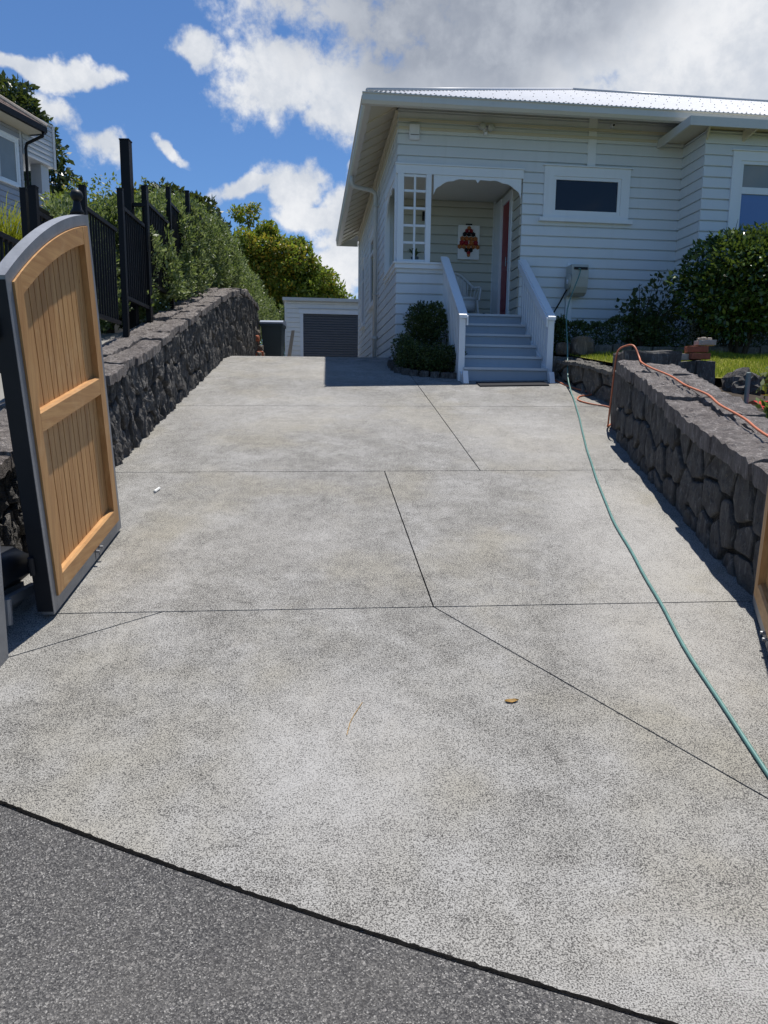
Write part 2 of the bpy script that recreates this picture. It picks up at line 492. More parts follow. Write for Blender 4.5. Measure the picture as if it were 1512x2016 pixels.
# ------------------------------------------------------------------ mesh helpers
class MB:
    def __init__(self):
        self.v, self.f = [], []

    def add(self, vs, fs):
        b = len(self.v)
        self.v += [tuple(p) for p in vs]
        self.f += [tuple(i + b for i in q) for q in fs]
        return self

    def box(self, a, b, fn=None):
        (x0, y0, z0), (x1, y1, z1) = a, b
        vs = [(x0, y0, z0), (x1, y0, z0), (x1, y1, z0), (x0, y1, z0), (x0, y0, z1), (x1, y0, z1), (x1, y1, z1), (x0, y1, z1)]
        if fn:
            vs = [fn(*p) for p in vs]
        return self.add(vs, [(0, 3, 2, 1), (4, 5, 6, 7), (0, 1, 5, 4), (1, 2, 6, 5), (2, 3, 7, 6), (3, 0, 4, 7)])

    def rbox(self, a, b, r, fn=None):
        """box with chamfered edges in plan and top"""
        (x0, y0, z0), (x1, y1, z1) = a, b
        def ring(i, z):
            return [(x0 + i + r, y0 + i, z), (x1 - i - r, y0 + i, z), (x1 - i, y0 + i + r, z), (x1 - i, y1 - i - r, z),
                    (x1 - i - r, y1 - i, z), (x0 + i + r, y1 - i, z), (x0 + i, y1 - i - r, z), (x0 + i, y0 + i + r, z)]
        vs = ring(r, z0) + ring(0, z0 + r) + ring(0, z1 - r) + ring(r, z1)
        if fn:
            vs = [fn(*p) for p in vs]
        fs = [tuple(range(7, -1, -1)), tuple(range(24, 32))]
        for k in range(3):
            for i in range(8):
                j = (i + 1) % 8
                fs.append((k * 8 + i, k * 8 + j, k * 8 + 8 + j, k * 8 + 8 + i))
        return self.add(vs, fs)

    def prism(self, poly, d0, d1, fn):
        """poly in (a, b); extruded over d; fn(a, b, d) -> xyz"""
        n = len(poly)
        vs = [fn(a, b, d0) for a, b in poly] + [fn(a, b, d1) for a, b in poly]
        fs = [tuple(range(n - 1, -1, -1)), tuple(range(n, 2 * n))]
        fs += [(i, (i + 1) % n, n + (i + 1) % n, n + i) for i in range(n)]
        return self.add(vs, fs)

    def strip_prism(self, top, bot, d0, d1, fn):
        """solid between two polylines of equal length (a, b), extruded over d"""
        n = len(top)
        vs = []
        for d in (d0, d1):
            vs += [fn(a, b, d) for a, b in bot] + [fn(a, b, d) for a, b in top]
        fs = []
        for i in range(n - 1):
            fs.append((i, i + 1, n + i + 1, n + i))
            o = 2 * n
            fs.append((o + i, o + n + i, o + n + i + 1, o + i + 1))
            fs.append((i, o + i, o + i + 1, i + 1))
            fs.append((n + i, n + i + 1, o + n + i + 1, o + n + i))
        fs.append((0, n, 3 * n, 2 * n))
        fs.append((n - 1, 3 * n - 1, 4 * n - 1, 2 * n - 1))
        return self.add(vs, fs)

    def tube(self, pts, r, n=8, cap=True):
        pts = [Vector(p) for p in pts]
        rad = r if isinstance(r, (list, tuple)) else [r] * len(pts)
        vs, fs = [], []
        prev = None
        for i, p in enumerate(pts):
            t = (pts[min(i + 1, len(pts) - 1)] - pts[max(i - 1, 0)])
            t.normalize()
            ref = prev if prev is not None else (Vector((0, 0, 1)) if abs(t.z) < 0.9 else Vector((1, 0, 0)))
            a = t.cross(ref)
            if a.length < 1e-5:
                a = t.cross(Vector((0.3, 1, 0.2)))
            a.normalize()
            b = a.cross(t)
            prev = b
            for k in range(n):
                an = 2 * math.pi * k / n
                vs.append(p + (a * math.cos(an) + b * math.sin(an)) * rad[i])
        for i in range(len(pts) - 1):
            for k in range(n):
                fs.append((i * n + k, i * n + (k + 1) % n, (i + 1) * n + (k + 1) % n, (i + 1) * n + k))
        if cap:
            fs.append(tuple(range(n - 1, -1, -1)))
            fs.append(tuple(range((len(pts) - 1) * n, len(pts) * n)))
        return self.add(vs, fs)

    def lathe(self, prof, c, n=16):
        vs, fs = [], []
        for (r, z) in prof:
            for k in range(n):
                an = 2 * math.pi * k / n
                vs.append((c[0] + r * math.cos(an), c[1] + r * math.sin(an), c[2] + z))
        for i in range(len(prof) - 1):
            for k in range(n):
                fs.append((i * n + k, i * n + (k + 1) % n, (i + 1) * n + (k + 1) % n, (i + 1) * n + k))
        fs.append(tuple(range(n - 1, -1, -1)))
        fs.append(tuple(range((len(prof) - 1) * n, len(prof) * n)))
        return self.add(vs, fs)


ROOT_LOC = {}


def root_of(o):
    while o.parent:
        o = o.parent
    return o


def obj(name, mb, mat, parent=None, smooth=False, world=True):
    """link the mesh as one object; with world=True vertices are world coordinates"""
    me = bpy.data.meshes.new(name)
    vs = mb.v
    off = ROOT_LOC.get(root_of(parent).name) if (parent and world) else None
    if off is not None:
        vs = [(p[0] - off[0], p[1] - off[1], p[2] - off[2]) for p in vs]
    me.from_pydata(vs, [], mb.f)
    me.materials.append(MATS[mat])
    if smooth:
        me.polygons.foreach_set('use_smooth', [True] * len(me.polygons))
    bm = bmesh.new()
    bm.from_mesh(me)
    bmesh.ops.recalc_face_normals(bm, faces=bm.faces)
    bm.to_mesh(me)
    bm.free()
    me.update()
    o = bpy.data.objects.new(name, me)
    COL.objects.link(o)
    o.parent = parent
    return o


def mesh_np(name, verts, quads, mat, parent=None, smooth=False):
    """fast path for foliage: (N,3) verts, (M,4) quads"""
    if parent is not None:
        off = ROOT_LOC.get(root_of(parent).name)
        if off is not None:
            verts = verts - np.array(off)[None, :]
    me = bpy.data.meshes.new(name)
    me.vertices.add(len(verts))
    me.vertices.foreach_set('co', verts.astype(np.float32).ravel())
    me.loops.add(quads.size)
    me.loops.foreach_set('vertex_index', quads.astype(np.int32).ravel())
    me.polygons.add(len(quads))
    me.polygons.foreach_set('loop_start', np.arange(0, quads.size, quads.shape[1], dtype=np.int32))
    me.update(calc_edges=True)
    me.materials.append(MATS[mat])
    o = bpy.data.objects.new(name, me)
    COL.objects.link(o)
    o.parent = parent
    return o


def tag(o, label=None, cat=None, group=None, kind=None):
    if label:
        o['label'] = label
    if cat:
        o['category'] = cat
    if group:
        o['group'] = group
    if kind:
        o['kind'] = kind
    return o


def thing(name, loc, label=None, cat=None, group=None, rz=0.0, kind=None):
    o = bpy.data.objects.new(name, None)
    o.empty_display_size = 0.2
    COL.objects.link(o)
    o.location = loc
    o.rotation_euler = (0, 0, rz)
    ROOT_LOC[o.name] = tuple(loc)
    return tag(o, label, cat, group, kind)


def norm(a):
    return a / np.maximum(np.linalg.norm(a, axis=1, keepdims=True), 1e-9)


def leaf_mesh(name, pts, out, length, width, mat, parent, outward=0.7, up=0.15, lenvar=0.35, fold=0.18):
    n = len(pts)
    d = norm(rng.normal(size=(n, 3)) + out * outward * 2.0 + np.array([0, 0, up * 2.0]))
    s = norm(np.cross(d, rng.normal(size=(n, 3))))
    nn = np.cross(d, s)
    L = (length * (1 + rng.uniform(-lenvar, lenvar, size=(n, 1))))
    W = L * width / length
    p0 = pts
    p1 = pts + d * L * 0.48 + s * W * 0.5 + nn * W * fold
    p2 = pts + d * L - nn * W * fold * 0.6
    p3 = pts + d * L * 0.48 - s * W * 0.5 + nn * W * fold
    v = np.stack([p0, p1, p2, p3], axis=1).reshape(-1, 3)
    q = np.arange(n * 4).reshape(-1, 4)
    return mesh_np(name, v, q, mat, parent)


def lump(d, seed, amp):
    """lumpy radius factor for unit directions"""
    r = np.ones(len(d))
    rs = np.random.default_rng(seed)
    for k in range(9):
        w = rs.normal(size=3)
        w /= np.linalg.norm(w)
        r += amp * 0.42 * np.sin(d @ w * rs.uniform(3, 9) + rs.uniform(0, 6.28))
    return r


def clump_points(clumps, total, seed, amp=0.14, inner=0.35):
    P, O = [], []
    vol = np.array([(r[0] * r[1] * r[2]) ** (2 / 3) for c, r in clumps])
    cnt = (total * vol / vol.sum()).astype(int)
    for k, ((c, r), n) in enumerate(zip(clumps, cnt)):
        if n < 1:
            continue
        d = norm(rng.normal(size=(n, 3)))
        rad = 1 - np.abs(rng.normal(size=n)) * 0.11
        ins = rng.uniform(size=n) < inner
        rad[ins] = rng.uniform(0.25, 1.0, size=ins.sum()) ** 0.6
        rad *= lump(d, seed * 31 + k, amp)
        P.append(np.array(c) + d * rad[:, None] * np.array(r))
        O.append(d)
    return np.concatenate(P), np.concatenate(O)


# ------------------------------------------------------------------ ground shape
SL = 0.231


def gz(y):
    """height of the drive: flat footpath, ramp, level court at the top"""
    def sm(a, b, t):
        t = min(1, max(0, (t - a) / (b - a)))
        return t
    z = -0.48 + SL * y
    # toe round-off between 1.75 and 2.45, crest between 11.7 and 13.3
    if y < 1.75:
        return 0.0 + 0.0 * y
    if y < 2.45:
        t = (y - 1.75) / 0.70
        return t * t * (-0.48 + SL * 2.45) * 0.5 + t * 0.5 * (-0.48 + SL * 2.45) * t
    if y > 13.3:
        return CREST
    if y > 11.7:
        t = (y - 11.7)
        return -0.48 + SL * 11.7 + SL * t - SL * t * t / 3.2
    return z


CREST = -0.48 + SL * 11.7 + SL * 1.6 - SL * 1.6 * 1.6 / 3.2


def xl(y):
    return -2.484 - (y - 6.429) * 0.0483


def xr(y):
    if y < 7.44:
        return 2.236 + (y - 4.127) * 0.066
    return 2.95 - (y - 8.7) * 0.20


# far terrain sheet
mb = MB()
xs = [-600, -200, -80, -40, -20, -10, -2.7, 2.4, 3, 6, 10, 20, 40, 80, 200, 600]
ys = [-300, -80, -30, -10, -3, 0, 1, 1.7, 2.1, 2.6, 4, 6, 8, 10, 11.7, 12.5, 13.4, 16, 20, 26, 40, 80, 200, 800]
for y in ys:
    for x in xs:
        mb.v.append((x, y, gz(y) - 0.30))
nx = len(xs)
for j in range(len(ys) - 1):
    for i in range(nx - 1):
        mb.f.append((j * nx + i, j * nx + i + 1, (j + 1) * nx + i + 1, (j + 1) * nx + i))
tag(obj('ground', mb, 'terrain_green'), kind='structure')


def offset_poly(poly, d):
    """inward offset of a convex CCW polygon"""
    n = len(poly)
    area = sum(poly[i][0] * poly[(i + 1) % n][1] - poly[(i + 1) % n][0] * poly[i][1] for i in range(n))
    if area < 0:
        poly = poly[::-1]
    lines = []
    for i in range(n):
        (x0, y0), (x1, y1) = poly[i], poly[(i + 1) % n]
        L = math.hypot(x1 - x0, y1 - y0)
        nx, ny = -(y1 - y0) / L, (x1 - x0) / L
        lines.append((nx, ny, nx * x0 + ny * y0 + d))
    out = []
    for i in range(n):
        a, b = lines[i - 1], lines[i]
        det = a[0] * b[1] - b[0] * a[1]
        if abs(det) < 1e-9:
            out.append(poly[i])
            continue
        out.append(((a[2] * b[1] - b[2] * a[1]) / det, (a[0] * b[2] - b[0] * a[2]) / det))
    return out


CUTS = [1.75 + 0.07 * i for i in range(11)] + [11.7 + 0.16 * i for i in range(11)]


def slab(name, poly, mat, parent, gap=0.005, dz=0.0, thick=0.07):
    poly = offset_poly(poly, gap)
    bm = bmesh.new()
    bm.faces.new([bm.verts.new((x, y, 0)) for x, y in poly])
    for c in CUTS:
        bmesh.ops.bisect_plane(bm, geom=bm.verts[:] + bm.edges[:] + bm.faces[:], plane_co=(0, c, 0), plane_no=(0, 1, 0))
    r = bmesh.ops.extrude_face_region(bm, geom=bm.faces[:])
    low = [e for e in r['geom'] if isinstance(e, bmesh.types.BMVert)]
    lows = set(low)
    for v in bm.verts:
        v.co.z = gz(v.co.y) + dz - (thick if v in lows else 0)
    bmesh.ops.recalc_face_normals(bm, faces=bm.faces)
    me = bpy.data.meshes.new(name)
    bm.to_mesh(me)
    bm.free()
    me.materials.append(MATS[mat])
    o = bpy.data.objects.new(name, me)
    COL.objects.link(o)
    o.parent = parent
    return o


# ------------------------------------------------------------------ driveway slabs
drive = thing('driveway', (0, 0, 0), kind='structure')
j1 = lambda x: 6.336 + 0.0486 * x
j2 = lambda x: 3.92 + 0.0567 * x
j3 = lambda x: 8.80 + 0.035 * x
bl = lambda x: 1.90 - 0.383 * x
XL = -3.0      # slabs run under the walls
XR = 2.75
slabs = [
    [(-2.59, bl(-2.59)), (XR, bl(XR)), (XR, 1.03), (0.294, j2(0.294)), (-1.25, j2(-1.25))],
    [(0.294, j2(0.294)), (XR, 1.03), (XR, j2(XR))],
    [(XL, bl(XL)), (-2.59, bl(-2.59)), (-1.25, j2(-1.25)), (XL, j2(XL))],
    [(XL, j2(XL)), (0.294, j2(0.294)), (0.0, j1(0)), (XL, j1(XL))],
    [(0.294, j2(0.294)), (XR, j2(XR)), (XR, j1(XR)), (0.0, j1(0))],
    [(XL, j1(XL)), (0.874, j1(0.874)), (0.60, j3(0.60)), (XL, j3(XL))],
    [(0.874, j1(0.874)), (XR, j1(XR)), (3.2, j3(3.2)), (0.60, j3(0.60))],
    [(XL, j3(XL)), (0.60, j3(0.60)), (0.20, 12.3), (-3.3, 12.3)],
    [(0.60, j3(0.60)), (3.2, j3(3.2)), (2.9, 12.3), (0.20, 12.3)],
    [(-3.6, 12.3), (0.20, 12.3), (-1.0, 24.5), (-4.6, 24.5)],
]
for p in slabs:
    slab('slab', p, 'driveway_concrete', drive, 0.0045 if p is not slabs[0] else 0.004)
mb = MB()
yy = [-6, 0.5, 1.2] + CUTS[:11] + [4, 6, 8, 10] + CUTS[11:] + [16, 20, 25]
for y in yy:
    for x in (-8, -3.1, 3.4, 8):
        mb.v.append((x, y, gz(y) - 0.035))
for j in range(len(yy) - 1):
    for i in range(3):
        mb.f.append((j * 4 + i, j * 4 + i + 1, j * 4 + 5 + i, j * 4 + 4 + i))
obj('joint_bed', mb, 'joint_dark', drive)

# street footpath in front of the apron
fp = slab('footpath', [(-7, -7), (7, -7), (7, bl(7)), (-7, bl(-7))], 'footpath_aggregate', None, 0.008, -0.004)
tag(fp, kind='structure')
# dirt-packed expansion joint between footpath and apron: ragged dark filler
mb = MB()
nj = 420
for i in range(nj + 1):
    x = -3.6 + 7.2 * i / nj
    y = bl(x)
    w0 = 0.005 + 0.003 * mnoise.noise(Vector((x * 9, 0, 0))) + 0.005 * mnoise.noise(Vector((x * 47, 3, 0)))
    w1 = 0.005 + 0.004 * mnoise.noise(Vector((x * 11, 7, 0))) + 0.007 * mnoise.noise(Vector((x * 53, 9, 0)))
    k_ = 1 / math.hypot(1, 0.383)
    mb.v.append((x - 0.383 * k_ * w0, y - k_ * w0, gz(y - w0) - 0.002))
    mb.v.append((x, y, gz(y) + 0.001))
    mb.v.append((x + 0.383 * k_ * w1, y + k_ * w1, gz(y + w1) + 0.0025))
for i in range(nj):
    for q in (0, 1):
        a_ = i * 3 + q
        mb.f.append((a_, a_ + 1, a_ + 4, a_ + 3))
obj('joint_filler', mb, 'joint_dark', drive)


# ------------------------------------------------------------------ stone walls
def clip(poly, nx, ny, c):
    """keep nx*x+ny*y <= c"""
    out = []
    n = len(poly)
    for i in range(n):
        p, q = poly[i], poly[(i + 1) % n]
        dp, dq = nx * p[0] + ny * p[1] - c, nx * q[0] + ny * q[1] - c
        if dp <= 0:
            out.append(p)
        if dp * dq < 0:
            t = dp / (dp - dq)
            out.append((p[0] + (q[0] - p[0]) * t, p[1] + (q[1] - p[1]) * t))
    return out


def voronoi_cells(seeds, bounds, stretch):
    """cells of the seeds inside bounds (s0, s1, t0, t1); stretch scales t before the distance test"""
    cells = []
    s0, s1, t0, t1 = bounds
    for i, (a, b) in enumerate(seeds):
        poly = [(s0, t0 * stretch), (s1, t0 * stretch), (s1, t1 * stretch), (s0, t1 * stretch)]
        pa, pb = a, b * stretch
        near = sorted(range(len(seeds)), key=lambda k: (seeds[k][0] - a) ** 2 + ((seeds[k][1] - b) * stretch) ** 2)[1:15]
        for k in near:
            qa, qb = seeds[k][0], seeds[k][1] * stretch
            nx, ny = qa - pa, qb - pb
            poly = clip(poly, nx, ny, (nx * (pa + qa) + ny * (pb + qb)) / 2)
            if len(poly) < 3:
                break
        if len(poly) >= 3:
            cells.append([(x, y / stretch) for x, y in poly])
    return cells


def stone_piece(poly, fn, prot, rs, gap=0.015, npt=26, rough=1.0):
    """one rough stone: polygon on the face (s, t), fn(s, t, d) -> world"""
    n = len(poly)
    per = [math.dist(poly[i], poly[(i + 1) % n]) for i in range(n)]
    tot = sum(per)
    if tot < 0.12:
        return None
    cx = sum(p[0] for p in poly) / n
    cy = sum(p[1] for p in poly) / n
    pts = []
    step = tot / npt
    for k in range(npt):
        d = k * step
        i = 0
        while d > per[i] and i < n - 1:
            d -= per[i]
            i += 1
        p, q = poly[i], poly[(i + 1) % n]
        t = d / max(per[i], 1e-6)
        pts.append((p[0] + (q[0] - p[0]) * t, p[1] + (q[1] - p[1]) * t))
    size = math.sqrt(max(1e-4, abs(sum(poly[i][0] * poly[(i + 1) % n][1] - poly[(i + 1) % n][0] * poly[i][1] for i in range(n)) / 2)))
    sh = max(0.6, 1 - gap * 2 / max(size, 0.05))
    jit = [rs.uniform(-0.045, 0.02) for _ in pts]
    tilt_s, tilt_t = rs.uniform(-0.2, 0.2) * rough, rs.uniform(-0.18, 0.08) * rough
    vs = []
    sx, sy = rs.uniform(0, 50), rs.uniform(0, 50)
    for (f, dd, nz) in ((1.0, -0.05, 0), (1.0, prot * 0.5, 0.5), (0.93, prot * 0.9, 1.0), (0.74, prot * 1.0, 1.3), (0.50, prot * 1.05, 1.5), (0.26, prot * 1.0, 1.5)):
        for k, (x, y) in enumerate(pts):
            s_ = cx + (x - cx) * sh * (f + jit[k] * (1 if f > 0.6 else 0.5))
            t_ = cy + (y - cy) * sh * (f + jit[k] * (1 if f > 0.6 else 0.5))
            nn = (mnoise.noise(Vector((s_ * 15 + sx, t_ * 5 + sy, 0.0))) * 0.026 + mnoise.noise(Vector((s_ * 38 + sx, t_ * 15 + sy, 3.0))) * 0.010 + rs.uniform(-0.004, 0.004)) * nz * rough
            dv = dd + nn + ((s_ - cx) * tilt_s + (t_ - cy) * tilt_t) * (1 if dd > 0 else 0)
            vs.append(fn(s_, t_, dv))
    vs.append(fn(cx, cy, prot * rs.uniform(0.85, 1.2)))
    fs = []
    for r_ in range(5):
        for k in range(npt):
            j = (k + 1) % npt
            fs.append((r_ * npt + k, r_ * npt + j, (r_ + 1) * npt + j, (r_ + 1) * npt + k))
    for k in range(npt):
        fs.append((5 * npt + k, 5 * npt + (k + 1) % npt, 6 * npt))
    return MB().add(vs, fs)


def cope_piece(s0, s1, w0, w1, zt, fn, rs, thick=0.09, rough=0.015, nx=13, ny=9):
    """rough coping slab; fn(s, w, z) -> world, w across the wall"""
    vs, fs = [], []
    ox = rs.uniform(0, 90)
    for lay in (0, 1):
        for i in range(nx):
            for j in range(ny):
                s = s0 + (s1 - s0) * i / (nx - 1)
                w = w0 + (w1 - w0) * j / (ny - 1)
                es = 0.014 * mnoise.noise(Vector((w * 7, ox, s0))) if i in (0, nx - 1) else rs.uniform(-0.006, 0.006)
                ew = (0.018 * mnoise.noise(Vector((s * 5, ox, 4.0))) + 0.008 * mnoise.noise(Vector((s * 21, ox + lay, 8.0)))) if j in (0, ny - 1) else rs.uniform(-0.006, 0.006)
                if lay == 0:
                    q = s + 0.35 * w
                    st = mnoise.noise(Vector((q * 17 + ox, w * 3.5, 1.3)))
                    st = math.floor(st * 3.0) / 3.0 * 0.75 + st * 0.25     # slaty steps
                    z = zt(s) + st * rough * 1.5 + mnoise.noise(Vector((s * 31, w * 23, ox))) * rough * 0.7
                    if i in (0, nx - 1) or j in (0, ny - 1):
                        z -= rs.uniform(0.004, 0.018)
                else:
                    z = zt(s) - thick + rs.uniform(-0.015, 0.015)
                vs.append(fn(s + es, w + ew, z))
    for i in range(nx - 1):
        for j in range(ny - 1):
            a = i * ny + j
            fs.append((a, a + ny, a + ny + 1, a + 1))
            b = nx * ny + a
            fs.append((b, b + 1, b + ny + 1, b + ny))
    o = nx * ny
    for i in range(nx - 1):
        for j in (0, ny - 1):
            a = i * ny + j
            fs.append((a, a + ny, o + a + ny, o + a))
    for j in range(ny - 1):
        for i in (0, nx - 1):
            a = i * ny + j
            fs.append((a, a + 1, o + a + 1, o + a))
    return MB().add(vs, fs)


def stone_wall(name, label, path, base, top, thick, cell_w, cell_h, prot, seed, stone='basalt', cope='coping_stone',
               face=1, s_range=(0, 1), cope_len=(0.28, 0.5), cope_thick=0.09, row_jit=0.5, rough=1.0):
    """path(s) -> (x, y, nx, ny): point on the face line and the outward normal; base(s), top(s) heights"""
    rs = random.Random(seed)
    s0, s1 = s_range
    x, y, _, _ = path((s0 + s1) / 2)
    w = thing(name, (x, y, base((s0 + s1) / 2)), label, 'wall')

    def fn(s, t, d):
        px, py, nx, ny = path(s)
        zb, zt = base(s) - 0.12, top(s) - cope_thick * 0.8
        return (px + nx * d, py + ny * d, zb + t * (zt - zb))

    # core
    mb = MB()
    N = max(2, int((s1 - s0) / 0.4))
    for i in range(N + 1):
        s = s0 + (s1 - s0) * i / N
        px, py, nx, ny = path(s)
        for d, z in ((-0.012, base(s) - 0.3), (-0.012, top(s) - cope_thick * 0.7), (-thick, top(s) - cope_thick * 0.7), (-thick, base(s) - 0.3)):
            mb.v.append((px + nx * d, py + ny * d, z))
    for i in range(N):
        for k in range(4):
            mb.f.append((i * 4 + k, i * 4 + (k + 1) % 4, i * 4 + 4 + (k + 1) % 4, i * 4 + 4 + k))
    mb.f.append((0, 1, 2, 3))
    mb.f.append((N * 4 + 3, N * 4 + 2, N * 4 + 1, N * 4))
    obj('mortar_core', mb, 'mortar', w)
    # face stones (t runs 0..1 over the wall height)
    h = top((s0 + s1) / 2) - base((s0 + s1) / 2)
    rows = max(1, round(h / cell_h))
    seeds = []
    for r_ in range(rows):
        n = max(1, int((s1 - s0) / cell_w))
        for k in range(n):
            seeds.append((s0 + (k + 0.5 + (0.5 if r_ % 2 else 0) * 0.8 + rs.uniform(-0.42, 0.42)) * (s1 - s0) / n,
                          (r_ + 0.5 + rs.uniform(-row_jit, row_jit) * 0.8) / rows))
    for poly in voronoi_cells(seeds, (s0, s1, 0.0, 1.0), h * cell_w / cell_h * 1.0):
        mbs = stone_piece([(a, b * h) for a, b in poly], lambda s, t, d: fn(s, t / h, d), prot * rs.uniform(0.45, 1.4), rs, rough=rough)
        if mbs:
            obj('stone', mbs, stone, w)
    # coping
    if cope:
        s = s0
        while s < s1 - 0.05:
            L = min(rs.uniform(*cope_len), s1 - s)
            L0 = L
            if s1 - s - L < 0.15:
                L = s1 - s

            def fc(ss, ww, zz):
                px, py, nx, ny = path(ss)
                return (px + nx * ww, py + ny * ww, zz)
            ov = rs.uniform(0.02, 0.075)
            split = rs.uniform(0.35, 0.65)
            dzz = rs.uniform(-0.012, 0.012)
            for (a, b) in ((ov, -thick * split + 0.006), (-thick * split - 0.006, -thick - rs.uniform(0, .03))):
                d2 = rs.uniform(-0.02, 0.02)
                obj('coping_stone', cope_piece(s + 0.011, s + L - 0.011, a, b, lambda q, d2=d2: top(q) + dzz + d2, fc, rs, cope_thick), cope, w)
            s += L
    return w


def table(pts):
    def f(s):
        if s <= pts[0][0]:
            return pts[0][1]
        for (a, za), (b, zb) in zip(pts, pts[1:]):
            if s <= b:
                return za + (zb - za) * (s - a) / (b - a)
        return pts[-1][1]
    return f


LWTOP = table([(2.4, 0.80), (3.4, 1.02), (4.41, 1.28), (4.9, 1.42), (6.23, 1.82), (7.62, 2.16), (8.73, 2.47), (10, 2.80),
               (11.39, 3.16), (12.4, 3.42), (13.2, 3.58), (14.0, 3.73), (14.83, 3.82), (15.8, 3.85), (16.9, 3.82), (17.95, 3.70)])


def lpath(s):
    # s is world Y
    k = 1 / math.hypot(1, 0.0483)
    bend = 0.012 * max(0, s - 14.5) ** 2
    return (xl(s) - bend, s, k, 0.0483 * k)


left_wall = stone_wall('stone_retaining_wall', 'long dark stone retaining wall along the left edge of the driveway', lpath,
                       gz, LWTOP, 0.46, 0.17, 0.36, 0.036, 3, s_range=(2.45, 18.0), cope_len=(0.3, 0.6), cope_thick=0.10, rough=1.05)


def rpath(s):
    k = 1 / math.hypot(1, 0.066)
    return (xr(min(s, 7.43)) if s <= 7.43 else 2.236 + (s - 4.127) * 0.066, s, -k, 0.066 * k)


RWTOP = lambda s: gz(s) + 0.80
right_wall = stone_wall('stone_garden_wall', 'dark stone wall with rough slate coping beside the right of the driveway', rpath,
                        gz, RWTOP, 0.52, 0.23, 0.27, 0.028, 8, s_range=(2.0, 7.44), cope_len=(0.22, 0.62), cope_thick=0.13, row_jit=0.45, rough=0.42)

# low wall between the drive and the lawn, running to the steps
P_IN = [(3.02, 8.1), (2.90, 8.92), (2.72, 9.8), (2.55, 10.75)]


def ipath(s):
    s = min(max(s, 0), 2.999)
    i = int(s)
    f = s - i
    (x0, y0), (x1, y1) = P_IN[i], P_IN[i + 1]
    dx, dy = x1 - x0, y1 - y0
    L = math.hypot(dx, dy)
    return (x0 + dx * f, y0 + dy * f, -dy / L, dx / L)


def in_base(s):
    return gz(ipath(s)[1])


low_wall = stone_wall('low_garden_wall', 'low grey stone edging wall between the driveway and the lawn near the steps', ipath,
                      in_base, table([(0, 1.90), (1, 2.02), (2, 2.16), (3, 2.30)]), 0.24, 0.42, 0.22, 0.03, 5,
                      stone='grey_stone', cope='grey_stone', s_range=(0.0, 3.0), cope_len=(0.35, 0.6), cope_thick=0.06)


def boulder(name, c, r, mat, seed, label=None, cat=None, group=None, parent=None, sub=2, amp=0.28, freq=1.6, cut=0.75):
    bm = bmesh.new()
    bmesh.ops.create_icosphere(bm, subdivisions=sub, radius=1.0)
    o3 = Vector((seed * 3.1, seed * 1.7, seed * 0.9))
    for v in bm.verts:
        d = v.co.normalized()
        k = 1 + amp * mnoise.noise(d * freq + o3) + amp * 0.4 * mnoise.noise(d * freq * 3 + o3)
        p = d * k
        p = Vector((max(-cut, min(cut, p.x)), max(-cut, min(cut, p.y)), max(-cut, min(cut, p.z))))
        v.co = Vector((c[0] + p.x * r[0], c[1] + p.y * r[1], c[2] + p.z * r[2]))
    mb = MB()
    mb.v = [tuple(v.co) for v in bm.verts]
    mb.f = [tuple(v.index for v in f.verts) for f in bm.faces]
    bm.free()
    o = obj(name, mb, mat, parent)
    if label:
        tag(o, label, cat, group)
    return o


# end pier of the right wall: block, pier, bricks
mb = MB()
rs = random.Random(4)


def rough_block(a, b, seed, amp=0.02, n=5):
    """box with roughened faces"""
    bm = bmesh.new()
    bmesh.ops.create_cube(bm, size=1.0)
    bmesh.ops.subdivide_edges(bm, edges=bm.edges[:], cuts=n - 1, use_grid_fill=True)
    o3 = Vector((seed * 2.3, seed * 5.1, seed))
    c = [(a[i] + b[i]) / 2 for i in range(3)]
    sz = [(b[i] - a[i]) for i in range(3)]
    for v in bm.verts:
        p = Vector([c[i] + v.co[i] * sz[i] for i in range(3)])
        d = Vector([v.co[i] for i in range(3)]).normalized()
        edge = sum(1 for i in range(3) if abs(v.co[i]) > 0.49)
        p += d * (mnoise.noise(p * 6 + o3) * amp + mnoise.noise(p * 15 + o3) * amp * 0.5)
        if edge > 1:
            p -= d * amp * 0.7
        v.co = p
    mb = MB()
    mb.v = [tuple(v.co) for v in bm.verts]
    mb.f = [tuple(v.index for v in f.verts) for f in bm.faces]
    bm.free()
    return mb


pier = thing('wall_pier', (3.1, 7.75, 1.3), 'dark basalt pier at the far end of the right wall, carrying a long block', 'pier')
obj('pier_stone', rough_block((2.52, 7.46, 1.2), (3.05, 7.95, 1.96), 1, 0.02), 'basalt', pier)
obj('pier_stone', rough_block((3.06, 7.58, 1.2), (3.5, 8.05, 1.72), 2, 0.02), 'basalt', pier)
obj('pier_stone', rough_block((3.06, 7.62, 1.725), (3.30, 8.0, 2.07), 5, 0.02), 'basalt', pier)
obj('pier_stone', rough_block((3.305, 7.60, 1.73), (3.52, 8.02, 2.08), 6, 0.02), 'basalt', pier)
obj('top_block', rough_block((2.50, 7.5, 1.97), (3.11, 7.93, 2.17), 3, 0.02, 6), 'basalt', pier)


def brick(name, c, rz, mat, label, sz=(0.22, 0.105, 0.07), tilt=0.0):
    mbk = rough_block((-sz[0] / 2, -sz[1] / 2, -sz[2] / 2), (sz[0] / 2, sz[1] / 2, sz[2] / 2), c[0] * 7 + c[2] * 3, 0.006, 4)
    M = Matrix.Translation(c) @ Matrix.Rotation(rz, 4, 'Z') @ Matrix.Rotation(tilt, 4, 'Y')
    mbk.v = [tuple(M @ Vector(p)) for p in mbk.v]
    return tag(obj(name, mbk, mat), label, 'brick', 'loose bricks on the pier')


